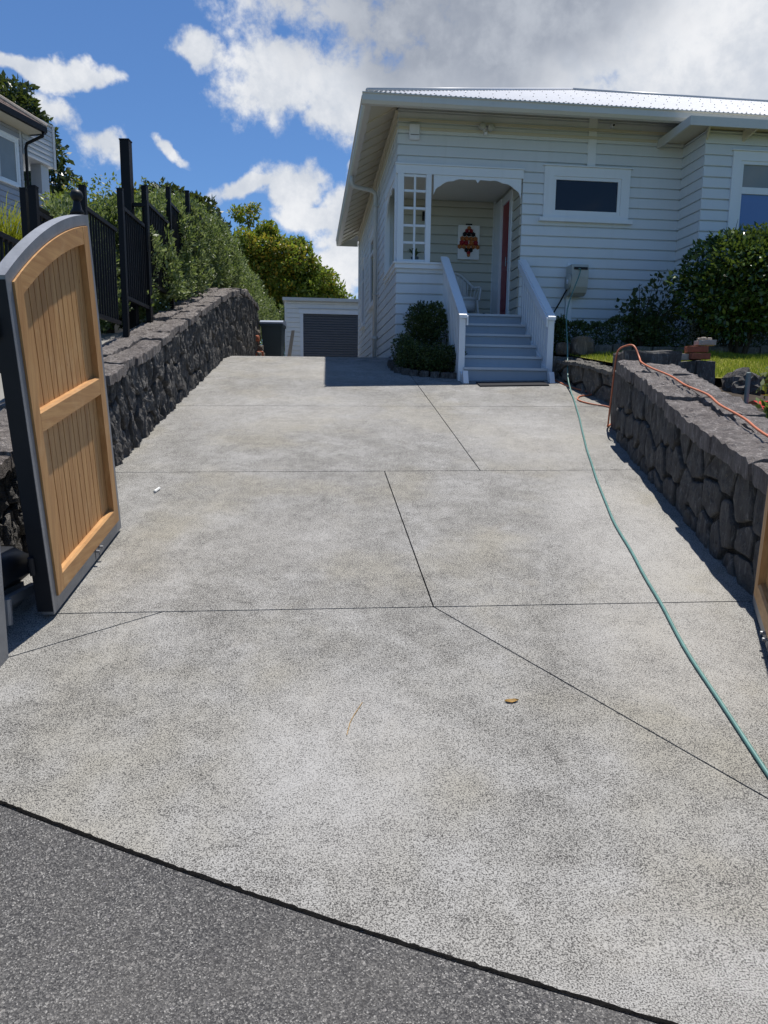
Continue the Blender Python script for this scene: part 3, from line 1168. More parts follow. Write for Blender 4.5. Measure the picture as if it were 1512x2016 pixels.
brick('brick', (3.17, 7.78, 2.118), 0.05, 'brick_pale', 'pale mortar-caked loose brick at the left end of the brick pile')
brick('brick', (3.38, 7.74, 2.128), 0.1, 'brick_red', 'dark red loose brick lying underneath the two stacked bricks')
brick('brick', (3.36, 7.88, 2.128), 0.0, 'brick_red', 'red loose brick at the back of the bottom row')
brick('brick', (3.36, 7.77, 2.202), -0.08, 'brick_red', 'bright red brick in the middle layer of the brick pile')
brick('brick', (3.46, 7.80, 2.274), 0.06, 'brick_pale', 'pale brick lying on top of the brick pile', (0.2, 0.12, 0.06))
for i, (x, y, z, r, lab) in enumerate(((3.44, 7.80, 2.318, 0.03, 'largest grey mortar lump in the middle of the brick pile top'), (3.50, 7.79, 2.315, 0.025, 'grey mortar lump at the right end of the brick pile top'),
                                   (3.40, 7.81, 2.316, 0.02, 'smallest grey mortar lump at the left of the brick pile top'))):
    boulder('mortar_lump', (x, y, z), (r * 1.3, r, r * 0.7), 'brick_pale', 20 + i, lab, 'rubble', 'mortar lumps on the bricks')

# ------------------------------------------------------------------ gates
def make_gate(label, hinge, tip, face, lean):
    """hinge/tip: (x, y) on the ground; face = +1 wood to +x, -1 wood to -x"""
    P0 = Vector((hinge[0], hinge[1], gz(hinge[1]) + 0.025))
    P1 = Vector((tip[0], tip[1], gz(tip[1]) + 0.025))
    e1 = (P1 - P0).normalized()
    W = (P1 - P0).length
    hz = Vector((e1.x, e1.y, 0)).normalized()
    nrm = Vector((hz.y, -hz.x, 0)) * face
    e2 = (Vector((0, 0, 1)) - hz * lean).normalized()

    def fn(s, t, d):
        return tuple(P0 + e1 * s + e2 * t + nrm * d)
    root = thing('driveway_gate', tuple(P0), label, 'gate', 'pair of timber driveway gates')
    arch = lambda s: 1.79 + 0.285 * (1 - (1 - s / W) ** 2)
    fw, th = 0.06, 0.042
    N = 20
    ss = [W * i / N for i in range(N + 1)]
    obj('hinge_stile_frame', MB().prism([(0, 0), (fw, 0), (fw, arch(fw)), (0, arch(0))], -th, th * 0.55, fn), 'galvanised', root)
    obj('lock_stile_frame', MB().prism([(W - fw, 0), (W, 0), (W, arch(W)), (W - fw, arch(W - fw))], -th, th * 0.55, fn), 'galvanised', root)
    s2 = [fw + 0.001 + (W - 2 * fw - 0.002) * i / N for i in range(N + 1)]
    obj('arched_top_frame', MB().strip_prism([(s, arch(s)) for s in s2], [(s, arch(s) - fw) for s in s2], -th, th * 0.55, fn), 'galvanised', root)
    obj('bottom_frame', MB().box((fw + 0.001, 0, -th), (W - fw - 0.001, 0.078, th * 0.55), fn), 'galvanised', root)
    obj('back_panel', MB().strip_prism([(s, arch(s) - fw - 0.002) for s in s2], [(s, 0.08) for s in s2], -th * 0.9, -th * 0.55, fn), 'dark_frame_metal', root)
    # dark hinge-side plate
    obj('hinge_plate', MB().box((-0.006, 0.02, -th - 0.022), (-0.001, 1.77, th * 0.5), fn), 'dark_frame_metal', root)
    obj('hinge_channel', MB().box((0.0, 0.02, -th - 0.022), (0.10, 1.77, -th - 0.001), fn), 'dark_frame_metal', root)
    # timber
    a, b = fw + 0.004, W - fw - 0.004
    sw = 0.085
    z_in = lambda s: arch(s) - fw - 0.004
    d0, d1 = -0.012, 0.034
    obj('stile', MB().prism([(a, 0.082), (a + sw, 0.082), (a + sw, z_in(a + sw)), (a, z_in(a))], d0, d1, fn), 'cedar_upright', root)
    obj('stile', MB().prism([(b - sw, 0.082), (b, 0.082), (b, z_in(b)), (b - sw, z_in(b - sw))], d0, d1, fn), 'cedar_upright', root)
    ia, ib = a + sw + 0.0015, b - sw - 0.0015
    s3 = [ia + (ib - ia) * i / N for i in range(N + 1)]
    obj('arched_rail', MB().strip_prism([(s, z_in(s)) for s in s3], [(s, z_in(s) - 0.10) for s in s3], d0, d1 - 0.001, fn), 'cedar_rail', root)

    def rail(t0, t1):
        m_ = MB()
        m_.prism([(t0, d0), (t1, d0), (t1, d1 - 0.012), (t1 - 0.012, d1), (t0, d1)], ia, ib, lambda t, d, s: fn(s, t, d))
        return m_
    obj('bottom_rail', rail(0.082, 0.19), 'cedar_rail', root)
    obj('middle_rail', rail(0.99, 1.10), 'cedar_rail', root)
    nb = 13
    bw = (ib - ia) / nb
    for i in range(nb):
        s0, s1 = ia + i * bw + 0.0042, ia + (i + 1) * bw - 0.0042
        poly = [(s0, 0.19), (s1, 0.19), (s1, z_in(s1) - 0.10), (s0, z_in(s0) - 0.10)]
        obj('board', MB().prism(poly, -0.02, -0.003 + 0.0006 * (i % 3), fn), 'cedar_upright', root)
    obj('tongue_backing', MB().strip_prism([(s, z_in(s) - 0.02) for s in s3], [(s, 0.10) for s in s3], -0.028, -0.0215, fn), 'dark_frame_metal', root)
    for s in (W * 0.56, W * 0.615):
        c0, c1 = fn(s, 0.062, th * 0.55), fn(s, 0.062, th * 0.55 + 0.03)
        obj('bolt', MB().tube([c0, c1], 0.009, 8), 'galvanised', root)
        obj('bolt_stain', MB().box((s - 0.003, 0.006, th * 0.55), (s + 0.003, 0.05, th * 0.55 + 0.001), fn), 'joint_dark', root)
    for t in (0.25, 1.5):
        obj('hinge', MB().tube([fn(-0.022, t, -0.05), fn(-0.022, t + 0.10, -0.05)], 0.016, 10), 'dark_frame_metal', root)
    return root, fn


gate_l, gl = make_gate('arched cedar gate with galvanised frame, swung open on the left', (-1.85, 3.76), (-1.91, 4.96), 1, 0.172)
gate_r, gr_ = make_gate('arched cedar gate cut off by the right edge, open against the right wall', (1.80, 2.84), (2.19, 3.98), -1, 0.172)

# gate opener beside the left gate
z0 = gz(3.75)
op = thing('gate_opener', (-2.1, 3.9, z0), 'black gate motor with folding arm on the ground behind the left gate', 'gate opener')
obj('motor_housing', MB().rbox((-2.33, 3.62, z0 + 0.16), (-2.06, 4.05, z0 + 0.36), 0.05), 'dark_plastic', op, True)
obj('mounting_bracket', MB().box((-2.28, 3.66, z0 + 0.02), (-2.1, 3.98, z0 + 0.158)), 'galvanised', op)
obj('arm', MB().box((-2.06, 3.55, z0 + 0.10), (-2.02, 3.98, z0 + 0.15)), 'galvanised', op)
obj('arm', MB().box((-2.30, 3.50, z0 + 0.06), (-1.98, 3.545, z0 + 0.10)), 'galvanised', op)
obj('pivot', MB().tube([(-2.0, 3.60, z0 + 0.02), (-2.0, 3.60, z0 + 0.16)], 0.025, 10), 'galvanised', op)

# galvanised gate posts
for (x, y, lab) in ((-1.945, 3.33, 'galvanised square gate post at the left edge beside the gate motor'),
                    (1.93, 2.62, 'galvanised square gate post carrying the right gate')):
    b_ = gz(y)
    p = thing('gate_post', (x, y, b_), lab, 'post', 'galvanised gate posts')
    obj('shaft', MB().box((x - 0.055, y - 0.055, b_ - 0.1), (x + 0.055, y + 0.055, b_ + 0.75)), 'galvanised', p)
    obj('cap', MB().box((x - 0.06, y - 0.06, b_ + 0.751), (x + 0.06, y + 0.06, b_ + 0.77)), 'galvanised', p)

# ------------------------------------------------------------------ left: fence on the wall
def lw_off(y, off):
    px, py, nx, ny = lpath(y)
    return px - nx * off


LFDIR = Vector((-0.0483, 1, 0)).normalized()


def fence_panel(label, y0, y1, z0, z1, off, post_z0, post_top, posts=(0, 1), group='black picket fence panels on the left wall'):
    x0, x1 = lw_off(y0, off), lw_off(y1, off)
    root = thing('picket_fence_panel', (x0, y0, z0), label, 'fence', group)
    d = Vector((x1 - x0, y1 - y0, 0))
    L = d.length
    d.normalize()
    nrm = Vector((d.y, -d.x, 0))

    def fn(s, w, z):
        p = Vector((x0, y0, 0)) + d * s + nrm * w
        return (p.x, p.y, z)
    obj('top_rail', MB().box((0.03, -0.02, z1 - 0.04), (L - 0.03, 0.02, z1), fn), 'black_metal', root)
    obj('bottom_rail', MB().box((0.03, -0.02, z0), (L - 0.03, 0.02, z0 + 0.04), fn), 'black_metal', root)
    n = max(3, int(L / 0.085))
    for i in range(n):
        s = 0.06 + (L - 0.12) * (i + 0.5) / n
        obj('picket', MB().box((s - 0.009, -0.009, z0 + 0.04), (s + 0.009, 0.009, z1 - 0.04), fn), 'black_metal', root)
    for k in posts:
        s = 0 if k == 0 else L
        obj('post', MB().box((s - 0.029, -0.03, post_z0 + (0.3 if k else 0)), (s + 0.029, 0.03, post_top + (0.3 if k else 0)), fn), 'black_metal', root)
        obj('post_cap', MB().box((s - 0.032, -0.033, post_top + (0.3 if k else 0) + .001), (s + 0.032, 0.033, post_top + (0.3 if k else 0) + 0.012), fn), 'black_metal', root)
    return root


pan = [(4.75, 5.95, 1.78, 2.80, 'nearest black picket fence panel, mostly hidden behind the open gate'),
       (5.99, 7.05, 2.10, 3.12, 'black picket fence panel rising just behind the gate top'),
       (7.09, 8.05, 2.42, 3.44, 'black picket fence panel with the concrete yard showing beneath it'),
       (8.24, 9.20, 2.73, 3.74, 'black picket fence panel beside the tall black post, next to the hedge'),
       (9.25, 10.35, 3.05, 4.06, 'black picket fence panel half overgrown by the first hedge shrubs'),
       (10.40, 11.55, 3.36, 4.37, 'black picket fence panel deep in the middle of the hedge'),
       (11.60, 12.8, 3.62, 4.66, 'farthest black picket fence panel, its post poking out of the hedge')]
for i, (y0, y1, z0, z1, lab) in enumerate(pan):
    zb = LWTOP(y0) - 0.05
    fence_panel(lab, y0, y1, z0, z1, 0.40, zb, z1 + 0.16, posts=(0,) if i != 3 else (0, 1))

# tall black post with hinge bracket
px, py = lw_off(9.0, 0.545), 9.0
tp = thing('tall_post', (px, py, 2.4), 'tall thick black square post rising far above the fence', 'post')
obj('shaft', MB().box((px - 0.055, py - 0.055, 2.4), (px + 0.055, py + 0.055, 4.66)), 'black_metal', tp)
obj('cap', MB().box((px - 0.06, py - 0.06, 4.661), (px + 0.06, py + 0.06, 4.675)), 'black_metal', tp)
obj('hinge_bracket', MB().box((px + 0.056, py - 0.02, 3.92), (px + 0.22, py + 0.02, 3.96)), 'black_metal', tp)
obj('hinge_pin', MB().tube([(px + 0.21, py, 3.4), (px + 0.21, py, 4.0)], 0.018, 8), 'black_metal', tp)

# second fence farther left with its own posts
for i, (y0, y1, z0, z1, lab) in enumerate(((5.9, 7.5, 2.1, 3.14, 'black picket fence panel at the far left edge, in front of the lime grasses'),
                                           (7.62, 9.2, 2.6, 3.64, 'black picket fence panel of the rear fence line, below the neighbouring house'))):
    fence_panel(lab, y0, y1, z0, z1, 1.2, LWTOP(y0) - 0.1, 3.72 if i else 3.2, posts=(0,), group='black picket fence panels of the rear line')

# iron post with ball finial behind the gate
fx, fy = -2.82, 6.72
fp_ = thing('finial_post', (fx, fy, 2.0), 'dark iron post with ball finial just behind the gate top', 'post')
obj('shaft', MB().box((fx - 0.05, fy - 0.05, 1.95), (fx + 0.05, fy + 0.05, 3.26)), 'black_metal', fp_)
obj('collar', MB().lathe([(0.055, 0), (0.062, 0.015), (0.04, 0.05), (0.03, 0.10), (0.026, 0.115)], (fx, fy, 3.26), 14), 'dark_frame_metal', fp_, True)
obj('ball', MB().lathe([(0.004 + 0.052 * math.sin(math.pi * k / 10), 0.052 * (1 - math.cos(math.pi * k / 10))) for k in range(11)], (fx, fy, 3.37), 16), 'dark_frame_metal', fp_, True)

# neighbour yard: paved slope behind the wall
mb = MB()
ys = [1.5, 3, 4.4, 5, 6.2, 7.6, 8.7, 10, 11.4, 13.2, 14.8, 17, 20, 30]
for y in ys:
    for k, x in enumerate((lw_off(y, 0.44), lw_off(y, 1.5), -8, -16)):
        mb.v.append((x, y, (LWTOP(y) - 0.06) if k == 0 else min(LWTOP(y) - 0.04, 2.35)))
for j in range(len(ys) - 1):
    for i in range(3):
        mb.f.append((j * 4 + i, j * 4 + i + 1, (j + 1) * 4 + i + 1, (j + 1) * 4 + i))
tag(obj('neighbour_yard', mb, 'yard_concrete'), kind='structure')

# crumpled foil / plastic on the wall near the gate
boulder('plastic_bag', (-2.66, 4.62, 1.40), (0.09, 0.11, 0.06), 'foil', 31, 'crumpled silvery plastic lying on the left wall behind the gate', 'litter', sub=3, amp=0.5, freq=3)

# ------------------------------------------------------------------ parked car beyond the fence
def make_car(loc, rz):
    zc = loc[2]
    root = thing('parked_car', loc, 'dark parked car glimpsed through the black fence pickets', 'car', rz=rz)
    prof = [(-2.2, 0.35), (-2.25, 0.65), (-2.15, 0.95), (-1.95, 1.02), (-1.6, 1.45), (-0.9, 1.56), (0.3, 1.52), (1.0, 1.02),
            (1.9, 0.88), (2.2, 0.7), (2.25, 0.4), (2.1, 0.28), (-2.1, 0.28)]
    low = [(-2.2, 0.35), (-2.25, 0.65), (-2.18, 0.98), (1.0, 1.0), (1.9, 0.88), (2.2, 0.7), (2.25, 0.4), (2.1, 0.28), (-2.1, 0.28)]
    obj('body', MB().prism(low, -0.88, 0.88, lambda y, z, x: (x, y, z)), 'car_paint', root, world=False)
    cab = MB()
    top = [(-1.55, 1.5), (-0.9, 1.56), (0.2, 1.52)]
    vs = []
    for x, f in ((-0.80, 1.0), (0.80, 1.0)):
        vs += [(x, -2.05, 1.0), (x, 0.95, 1.0)]
    for x in (-0.64, 0.64):
        vs += [(x, -1.6, 1.5), (x, 0.25, 1.52)]
    cab.add(vs, [(0, 1, 5, 4), (2, 3, 7, 6), (0, 4, 6, 2), (1, 3, 7, 5), (0, 2, 3, 1)])
    obj('window_band', cab, 'car_glass', root, world=False)
    obj('roof', MB().box((-0.66, -1.62, 1.521), (0.66, 0.27, 1.56)), 'car_paint', root, world=False)
    for sx in (-1, 1):
        for y in (-1.4, 1.4):
            wl = MB().tube([(sx * 0.72, y, 0.33), (sx * 0.90, y, 0.33)], 0.33, 20)
            t_ = obj('wheel', wl, 'black_rubber', root, True, world=False)
            obj('rim', MB().tube([(sx * 0.895, y, 0.33), (sx * 0.912, y, 0.33)], 0.2, 14), 'galvanised', t_, world=False)
        obj('tail_light', MB().box((sx * 0.72 - 0.14, -2.262, 0.72), (sx * 0.72 + 0.14, -2.2, 0.9)), 'lamp_red', root, world=False)
    return root


make_car((-5.0, 12.2, 2.33), 0.05)


# ------------------------------------------------------------------ weatherboards
def boards(parent, fn, a0, a1, z0, z1, pitch, mat, holes=(), zref=None, d_out=0.03):
    """lapped boards over a wall; fn(a, d, z); holes (a0, a1, z0, z1)"""
    z = zref if zref is not None else z0
    while z > z0 + 1e-4:
        z -= pitch
    while z < z1 - 0.01:
        b, t = max(z, z0), min(z + pitch + 0.0, z1)
        if t - b < 0.02:
            z += pitch
            continue
        spans = [(a0, a1)]
        for (h0, h1, hz0, hz1) in holes:
            ov = min(t, hz1) - max(b, hz0)
            if ov > (t - b) * 0.5:
                new = []
                for (s, e) in spans:
                    if h1 <= s or h0 >= e:
                        new.append((s, e))
                    else:
                        if h0 > s + 0.01:
                            new.append((s, h0))
                        if h1 < e - 0.01:
                            new.append((h1, e))
                spans = new
        for (s, e) in spans:
            m_ = MB()
            prof = [(0.0, b), (d_out, b), (d_out + 0.003, b + 0.01), (d_out - 0.004, t - 0.024), (0.003, t - 0.017), (0.003, t - 0.001), (0.0, t - 0.001)]
            m_.prism(prof, s, e, lambda d, zz, a: fn(a, d, zz))
            obj('weatherboard', m_, mat, parent, world=False)
        z += pitch


# ------------------------------------------------------------------ the white house
HYAW = R(6.3)
house = thing('white_villa', (0.16, 11.9, 0.0), 'white weatherboard villa with porch, steps and corrugated iron roof', 'house', rz=HYAW)
PITCHB = 0.1635
WT = 6.21      # top of walls
PF = 3.05      # porch floor
SILLZ = 3.86


def hp(name, mb, mat, parent=None, smooth=False):
    return obj(name, mb, mat, parent or house, smooth, world=False)


cores = hp('wall_core', MB().box((2.07, 0.02, 1.2), (9.4, 8.45, WT)), 'weatherboard_paint')
hp('wall_core', MB().box((0.02, 1.62, 1.2), (2.069, 8.45, WT)), 'weatherboard_paint')
hp('wall_core', MB().box((0.02, 0.02, 5.30), (2.069, 1.619, WT)), 'weatherboard_paint')
hp('wall_core', MB().box((0.02, 0.02, 1.2), (2.069, 1.619, PF - 0.045)), 'weatherboard_paint')
hp('half_wall', MB().box((0.02, 0.02, PF - 0.04), (0.80, 0.12, SILLZ - 0.03)), 'weatherboard_paint')
hp('half_wall', MB().box((0.02, 0.121, PF - 0.04), (0.12, 1.619, SILLZ - 0.03)), 'weatherboard_paint')
front = lambda a, d, z: (a, 0.02 - d, z)
side = lambda a, d, z: (0.02 - d, a, z)
boards(house, front, 0.0, 4.76, 2.0, WT - 0.02, PITCHB, 'weatherboard_paint', zref=SILLZ,
       holes=((0.82, 2.06, 1.0, SILLZ), (0.0, 2.06, SILLZ - 0.02, 5.36), (2.44, 3.86, 4.62, 5.42), (2.86, 2.98, 2.0, 3.88)))
sw = [(3.75, 4.75, 3.72, 5.25), (6.3, 7.1, 3.55, 5.1)]
boards(house, side, 0.0, 8.45, 2.0, WT - 0.02, PITCHB, 'weatherboard_paint', zref=SILLZ,
       holes=((0.0, 1.62, SILLZ - 0.02, 5.36), *sw))
# porch inner faces
boards(house, lambda a, d, z: (a, 1.62 - d, z), 0.13, 2.045, PF, 5.28, PITCHB, 'porch_shade_paint', zref=SILLZ)
boards(house, lambda a, d, z: (2.07 - d, a, z), 0.03, 1.6, PF, 5.28, PITCHB, 'porch_shade_paint', zref=SILLZ, holes=((0.52, 1.54, PF, 5.18),))
hp('porch_floor', MB().box((0.121, -0.03, PF - 0.044), (2.05, 1.618, PF)), 'tread_paint')
hp('porch_ceiling', MB().box((0.03, 0.03, 5.281), (2.06, 1.61, 5.299)), 'ceiling_paint')
# corner boards

# front beam, architrave and arch fretwork
hp('porch_beam', MB().box((-0.03, -0.03, 5.215), (2.06, 0.018, 5.345)), 'trim_paint')
hp('beam_cap', MB().box((-0.045, -0.05, 5.346), (2.07, 0.0, 5.366)), 'trim_paint')
hp('side_beam', MB().box((-0.03, 0.02, 5.215), (0.0, 1.62, 5.345)), 'trim_paint')


def fret(u0, u1, ztop, zspr, fn, d0, d1):
    """arched fretwork valance with stepped scallops"""
    n = 40
    top, bot = [], []
    for i in range(n + 1):
        f = i / n
        u = u0 + (u1 - u0) * f
        e = abs(f - 0.5) * 2
        z = zspr + (ztop - 0.045 - zspr) * math.sqrt(max(0, 1 - e ** 2.3))
        z += 0.018 * abs(math.sin(e * math.pi * 3.5)) * (1 if e > 0.25 else 0)
        if e < 0.03:
            z -= 0.05
        top.append((u, ztop))
        bot.append((u, z))
    return MB().strip_prism(top, bot, d0, d1, fn)


hp('arch_fretwork', fret(0.585, 2.03, 5.214, 4.90, lambda u, z, d: (u, d, z), -0.012, 0.012), 'trim_paint')
hp('side_arch_fretwork', fret(0.16, 1.55, 5.214, 4.80, lambda w, z, d: (d, w, z), -0.012, 0.012), 'trim_paint')
# trellis screen on the half wall
hp('screen_post', MB().box((0.0, -0.03, SILLZ), (0.10, 0.05, 5.214)), 'trim_paint')
hp('screen_post', MB().box((0.46, -0.03, SILLZ), (0.545, 0.05, 5.214)), 'trim_paint')
hp('screen_mullion', MB().box((0.265, -0.012, SILLZ), (0.297, 0.02, 5.214)), 'trim_paint')
for z in (3.885, 4.165, 4.43, 4.695, 4.96, 5.19):
    for (x0, x1) in ((0.101, 0.264), (0.298, 0.459)):
        hp('screen_bar', MB().box((x0, -0.01, z - 0.018), (x1, 0.018, z + 0.018)), 'trim_paint')
hp('corner_trim', MB().box((-0.032, 0.051, SILLZ), (0.0, 0.12, 5.214)), 'trim_paint')
hp('rear_porch_post', MB().box((-0.03, 1.55, SILLZ), (0.06, 1.63, 5.214)), 'trim_paint')
# sill caps
hp('sill_cap', MB().box((-0.06, -0.075, SILLZ - 0.029), (0.82, 0.15, SILLZ - 0.002)), 'trim_paint')
hp('sill_cap', MB().box((-0.06, 0.151, SILLZ - 0.029), (0.15, 1.63, SILLZ - 0.002)), 'trim_paint')
hp('sill_moulding', MB().box((-0.035, -0.05, SILLZ - 0.10), (0.80, -0.004, SILLZ - 0.03)), 'trim_paint')
hp('sill_moulding', MB().box((-0.035, -0.003, SILLZ - 0.10), (-0.004, 1.63, SILLZ - 0.03)), 'trim_paint')
hp('half_wall_end', MB().box((0.801, -0.005, PF - 0.04), (0.83, 0.13, SILLZ - 0.03)), 'trim_paint')

# door in the right-hand porch wall, standing ajar
hp('door_architrave', MB().box((2.02, 0.50, PF), (2.065, 0.62, 5.20)).box((2.0, 1.10, PF), (2.065, 1.55, 5.20)), 'trim_paint')
hp('door_head', MB().box((2.02, 0.621, 5.08), (2.065, 1.099, 5.20)), 'trim_paint')
door = hp('front_door', MB().box((2.045, 0.622, PF + 0.01), (2.068, 1.098, 5.079)), 'red_paint')
for zz in (3.25, 4.15):
    hp('door_panel', MB().box((2.035, 0.72, zz), (2.0445, 1.0, zz + 0.65)), 'red_paint', door)
hp('door_handle', MB().tube([(2.044, 0.66, 4.05), (2.0, 0.66, 4.05)], 0.012, 8).tube([(2.0, 0.66, 3.97), (2.0, 0.66, 4.13)], 0.01, 8), 'galvanised', door)
hp('inner_corner_board', MB().box((1.99, 1.561, PF), (2.044, 1.596, 5.28)), 'trim_paint')
# red leaf of the door swung outward into the porch so that its edge shows
hp('wall_light', MB().box((0.66, 1.52, 4.90), (0.72, 1.595, 5.05)), 'black_metal')
hp('wall_light_lens', MB().box((0.672, 1.50, 4.90), (0.708, 1.519, 4.96)), 'dark_plastic')

# window in the front wall
def window(parent, fn, a0, a1, z0, z1, cas=0.12, glass='window_glass', sill=True, mullion=None, name='window', bars=()):
    w = obj(name, MB().box((a0, 0.0, z0), (a0 + cas, 0.045, z1), fn).box((a1 - cas, 0.0, z0), (a1, 0.045, z1), fn)
            .box((a0 + cas, 0.0, z1 - cas), (a1 - cas, 0.045, z1), fn).box((a0 + cas, 0.0, z0), (a1 - cas, 0.045, z0 + cas * 0.5), fn),
            'trim_paint', parent, world=False)
    i0, i1, k0, k1 = a0 + cas + 0.001, a1 - cas - 0.001, z0 + cas * 0.5 + 0.001, z1 - cas - 0.001
    fr = 0.05
    obj('sash', MB().box((i0, 0.0, k0), (i0 + fr, 0.032, k1), fn).box((i1 - fr, 0.0, k0), (i1, 0.032, k1), fn)
        .box((i0 + fr, 0.0, k1 - fr), (i1 - fr, 0.032, k1), fn).box((i0 + fr, 0.0, k0), (i1 - fr, 0.032, k0 + fr), fn), 'trim_paint', w, world=False)
    for (b0, b1) in bars:
        obj('transom', MB().box((i0 + fr, 0.0, b0), (i1 - fr, 0.034, b1), fn), 'trim_paint', w, world=False)
    zs = [k0 + fr] + [q for b in bars for q in b] + [k1 - fr]
    for q in range(0, len(zs), 2):
        gl_ = glass if isinstance(glass, str) else glass[q // 2]
        obj('pane', MB().box((i0 + fr, 0.002, zs[q]), (i1 - fr, 0.012, zs[q + 1]), fn), gl_, w, world=False)
    if sill:
        obj('sill', MB().box((a0 - 0.07, 0.0, z0 - 0.06), (a1 + 0.06, 0.09, z0 - 0.001), fn), 'trim_paint', w, world=False)
        obj('head_flashing', MB().box((a0 - 0.03, 0.0, z1 + 0.001), (a1 + 0.03, 0.07, z1 + 0.016), fn), 'trim_paint', w, world=False)
    return w


fwin = lambda a, d, z: (a, 0.018 - d - 0.008, z)
window(house, fwin, 2.41, 3.87, 4.63, 5.43, 0.15)
hp('pilaster_board', MB().box((3.12, -0.02, 5.455), (3.26, 0.0, WT - 0.02)), 'trim_paint')
# side windows
swin = lambda a, d, z: (0.018 - d - 0.008, a, z)
window(house, swin, 3.7, 4.8, 3.7, 5.28, 0.12, bars=((4.80, 4.86),))
window(house, swin, 6.25, 7.15, 3.53, 5.13, 0.12, bars=((4.62, 4.68),))
hp('corner_board', MB().box((-0.02, 8.40, 1.9), (0.05, 8.48, WT)), 'trim_paint')
hp('side_pilaster', MB().box((-0.02, 4.2, 2.0), (0.0, 4.3, 3.62)), 'trim_paint')
for w_ in (2.9, 5.2):
    for zz in (2.62, 2.68):
        hp('vent_hole', MB().tube([(-0.012, w_, zz), (-0.007, w_, zz)], 0.014, 8), 'black_metal')

# bay on the right
BW = -0.70
hp('bay_core', MB().box((4.78, BW + 0.02, 1.6), (9.4, 0.019, 5.86)), 'weatherboard_paint')
boards(house, lambda a, d, z: (a, BW + 0.02 - d, z), 4.755, 9.4, 2.0, 5.86, PITCHB, 'weatherboard_paint', zref=SILLZ, holes=((5.25, 7.4, 3.3, 5.55),))
boards(house, lambda a, d, z: (4.78 - d, a, z), BW + 0.02, -0.004, 2.0, 5.86, PITCHB, 'weatherboard_paint', zref=SILLZ)
window(house, lambda a, d, z: (a, BW + 0.012 - d, z), 5.22, 6.35, 3.28, 5.56, 0.14, glass=('blue_blind', 'pale_glass'), bars=((4.93, 5.03),))
# flat hood over the bay with boarded underside
hood = hp('bay_hood', MB().box((4.34, -1.02, 5.87), (9.4, 0.0, 5.90)), 'soffit_paint')
hp('hood_fascia', MB().box((4.30, -1.04, 5.78), (9.4, -1.021, 5.91)), 'gutter_paint', hood)
hp('hood_fascia', MB().box((4.30, -1.02, 5.78), (4.339, -0.005, 5.91)), 'gutter_paint', hood)
for k in range(6):
    u = 4.75 + k * 0.6
    mbk = MB()
    mbk.prism([(0, 5.869), (0.0, 5.845), (0.33, 5.70), (0.33, 5.869)], u, u + 0.03, lambda d, z, uu: (uu + (0.33 - d) * (-0.35 if k % 2 == 0 else 0.35), BW - 0.005 - 0.30 + d * 0.9, z))
    hp('hood_bracket', mbk, 'soffit_paint', hood)

# eaves: raking soffit, rafters, gutter
EU, EW = -0.50, -0.60        # eave line
K = 0.46
ZE = 5.98
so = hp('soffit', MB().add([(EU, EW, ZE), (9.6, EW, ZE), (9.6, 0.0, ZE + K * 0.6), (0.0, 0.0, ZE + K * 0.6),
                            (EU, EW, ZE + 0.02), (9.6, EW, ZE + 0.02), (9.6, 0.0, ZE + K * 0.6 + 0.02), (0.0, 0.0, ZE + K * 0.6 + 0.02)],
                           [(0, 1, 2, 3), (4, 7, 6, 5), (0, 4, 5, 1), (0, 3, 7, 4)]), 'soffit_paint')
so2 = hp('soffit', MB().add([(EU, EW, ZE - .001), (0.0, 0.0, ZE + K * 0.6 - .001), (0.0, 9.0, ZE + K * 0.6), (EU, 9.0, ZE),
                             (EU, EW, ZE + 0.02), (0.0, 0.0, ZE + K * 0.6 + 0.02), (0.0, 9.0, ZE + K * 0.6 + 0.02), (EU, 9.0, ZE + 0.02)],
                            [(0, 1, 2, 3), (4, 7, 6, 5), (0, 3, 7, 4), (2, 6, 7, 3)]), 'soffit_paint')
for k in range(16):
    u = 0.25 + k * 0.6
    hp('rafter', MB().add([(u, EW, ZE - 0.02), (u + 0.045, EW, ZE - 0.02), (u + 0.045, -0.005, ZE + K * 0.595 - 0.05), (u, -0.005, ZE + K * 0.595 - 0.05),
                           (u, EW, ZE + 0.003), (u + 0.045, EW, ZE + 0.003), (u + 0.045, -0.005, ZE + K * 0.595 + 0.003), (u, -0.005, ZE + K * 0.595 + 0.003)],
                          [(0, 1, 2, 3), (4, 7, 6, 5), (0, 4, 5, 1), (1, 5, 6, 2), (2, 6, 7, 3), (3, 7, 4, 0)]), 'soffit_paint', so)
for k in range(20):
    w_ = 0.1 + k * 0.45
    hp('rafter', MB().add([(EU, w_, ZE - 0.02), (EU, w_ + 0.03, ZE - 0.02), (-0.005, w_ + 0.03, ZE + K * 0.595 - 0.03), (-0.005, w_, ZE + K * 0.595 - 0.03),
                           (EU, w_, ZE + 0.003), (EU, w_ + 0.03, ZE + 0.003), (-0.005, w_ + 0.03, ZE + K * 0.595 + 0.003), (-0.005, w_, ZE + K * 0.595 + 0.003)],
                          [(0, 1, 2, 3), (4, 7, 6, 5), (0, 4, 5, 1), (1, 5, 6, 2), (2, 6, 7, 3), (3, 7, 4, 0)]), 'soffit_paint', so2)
# mouldings at the top of the side wall
for dz, dd in ((0.0, 0.05), (-0.12, 0.035), (-0.24, 0.03)):
    hp('eave_moulding', MB().box((-dd, 0.0, WT - 0.10 + dz), (-0.006, 8.45, WT - 0.06 + dz)), 'soffit_paint')
    hp('eave_moulding', MB().box((0.0, -dd, WT - 0.10 + dz), (4.7, -0.006, WT - 0.06 + dz)), 'soffit_paint') if dz else None


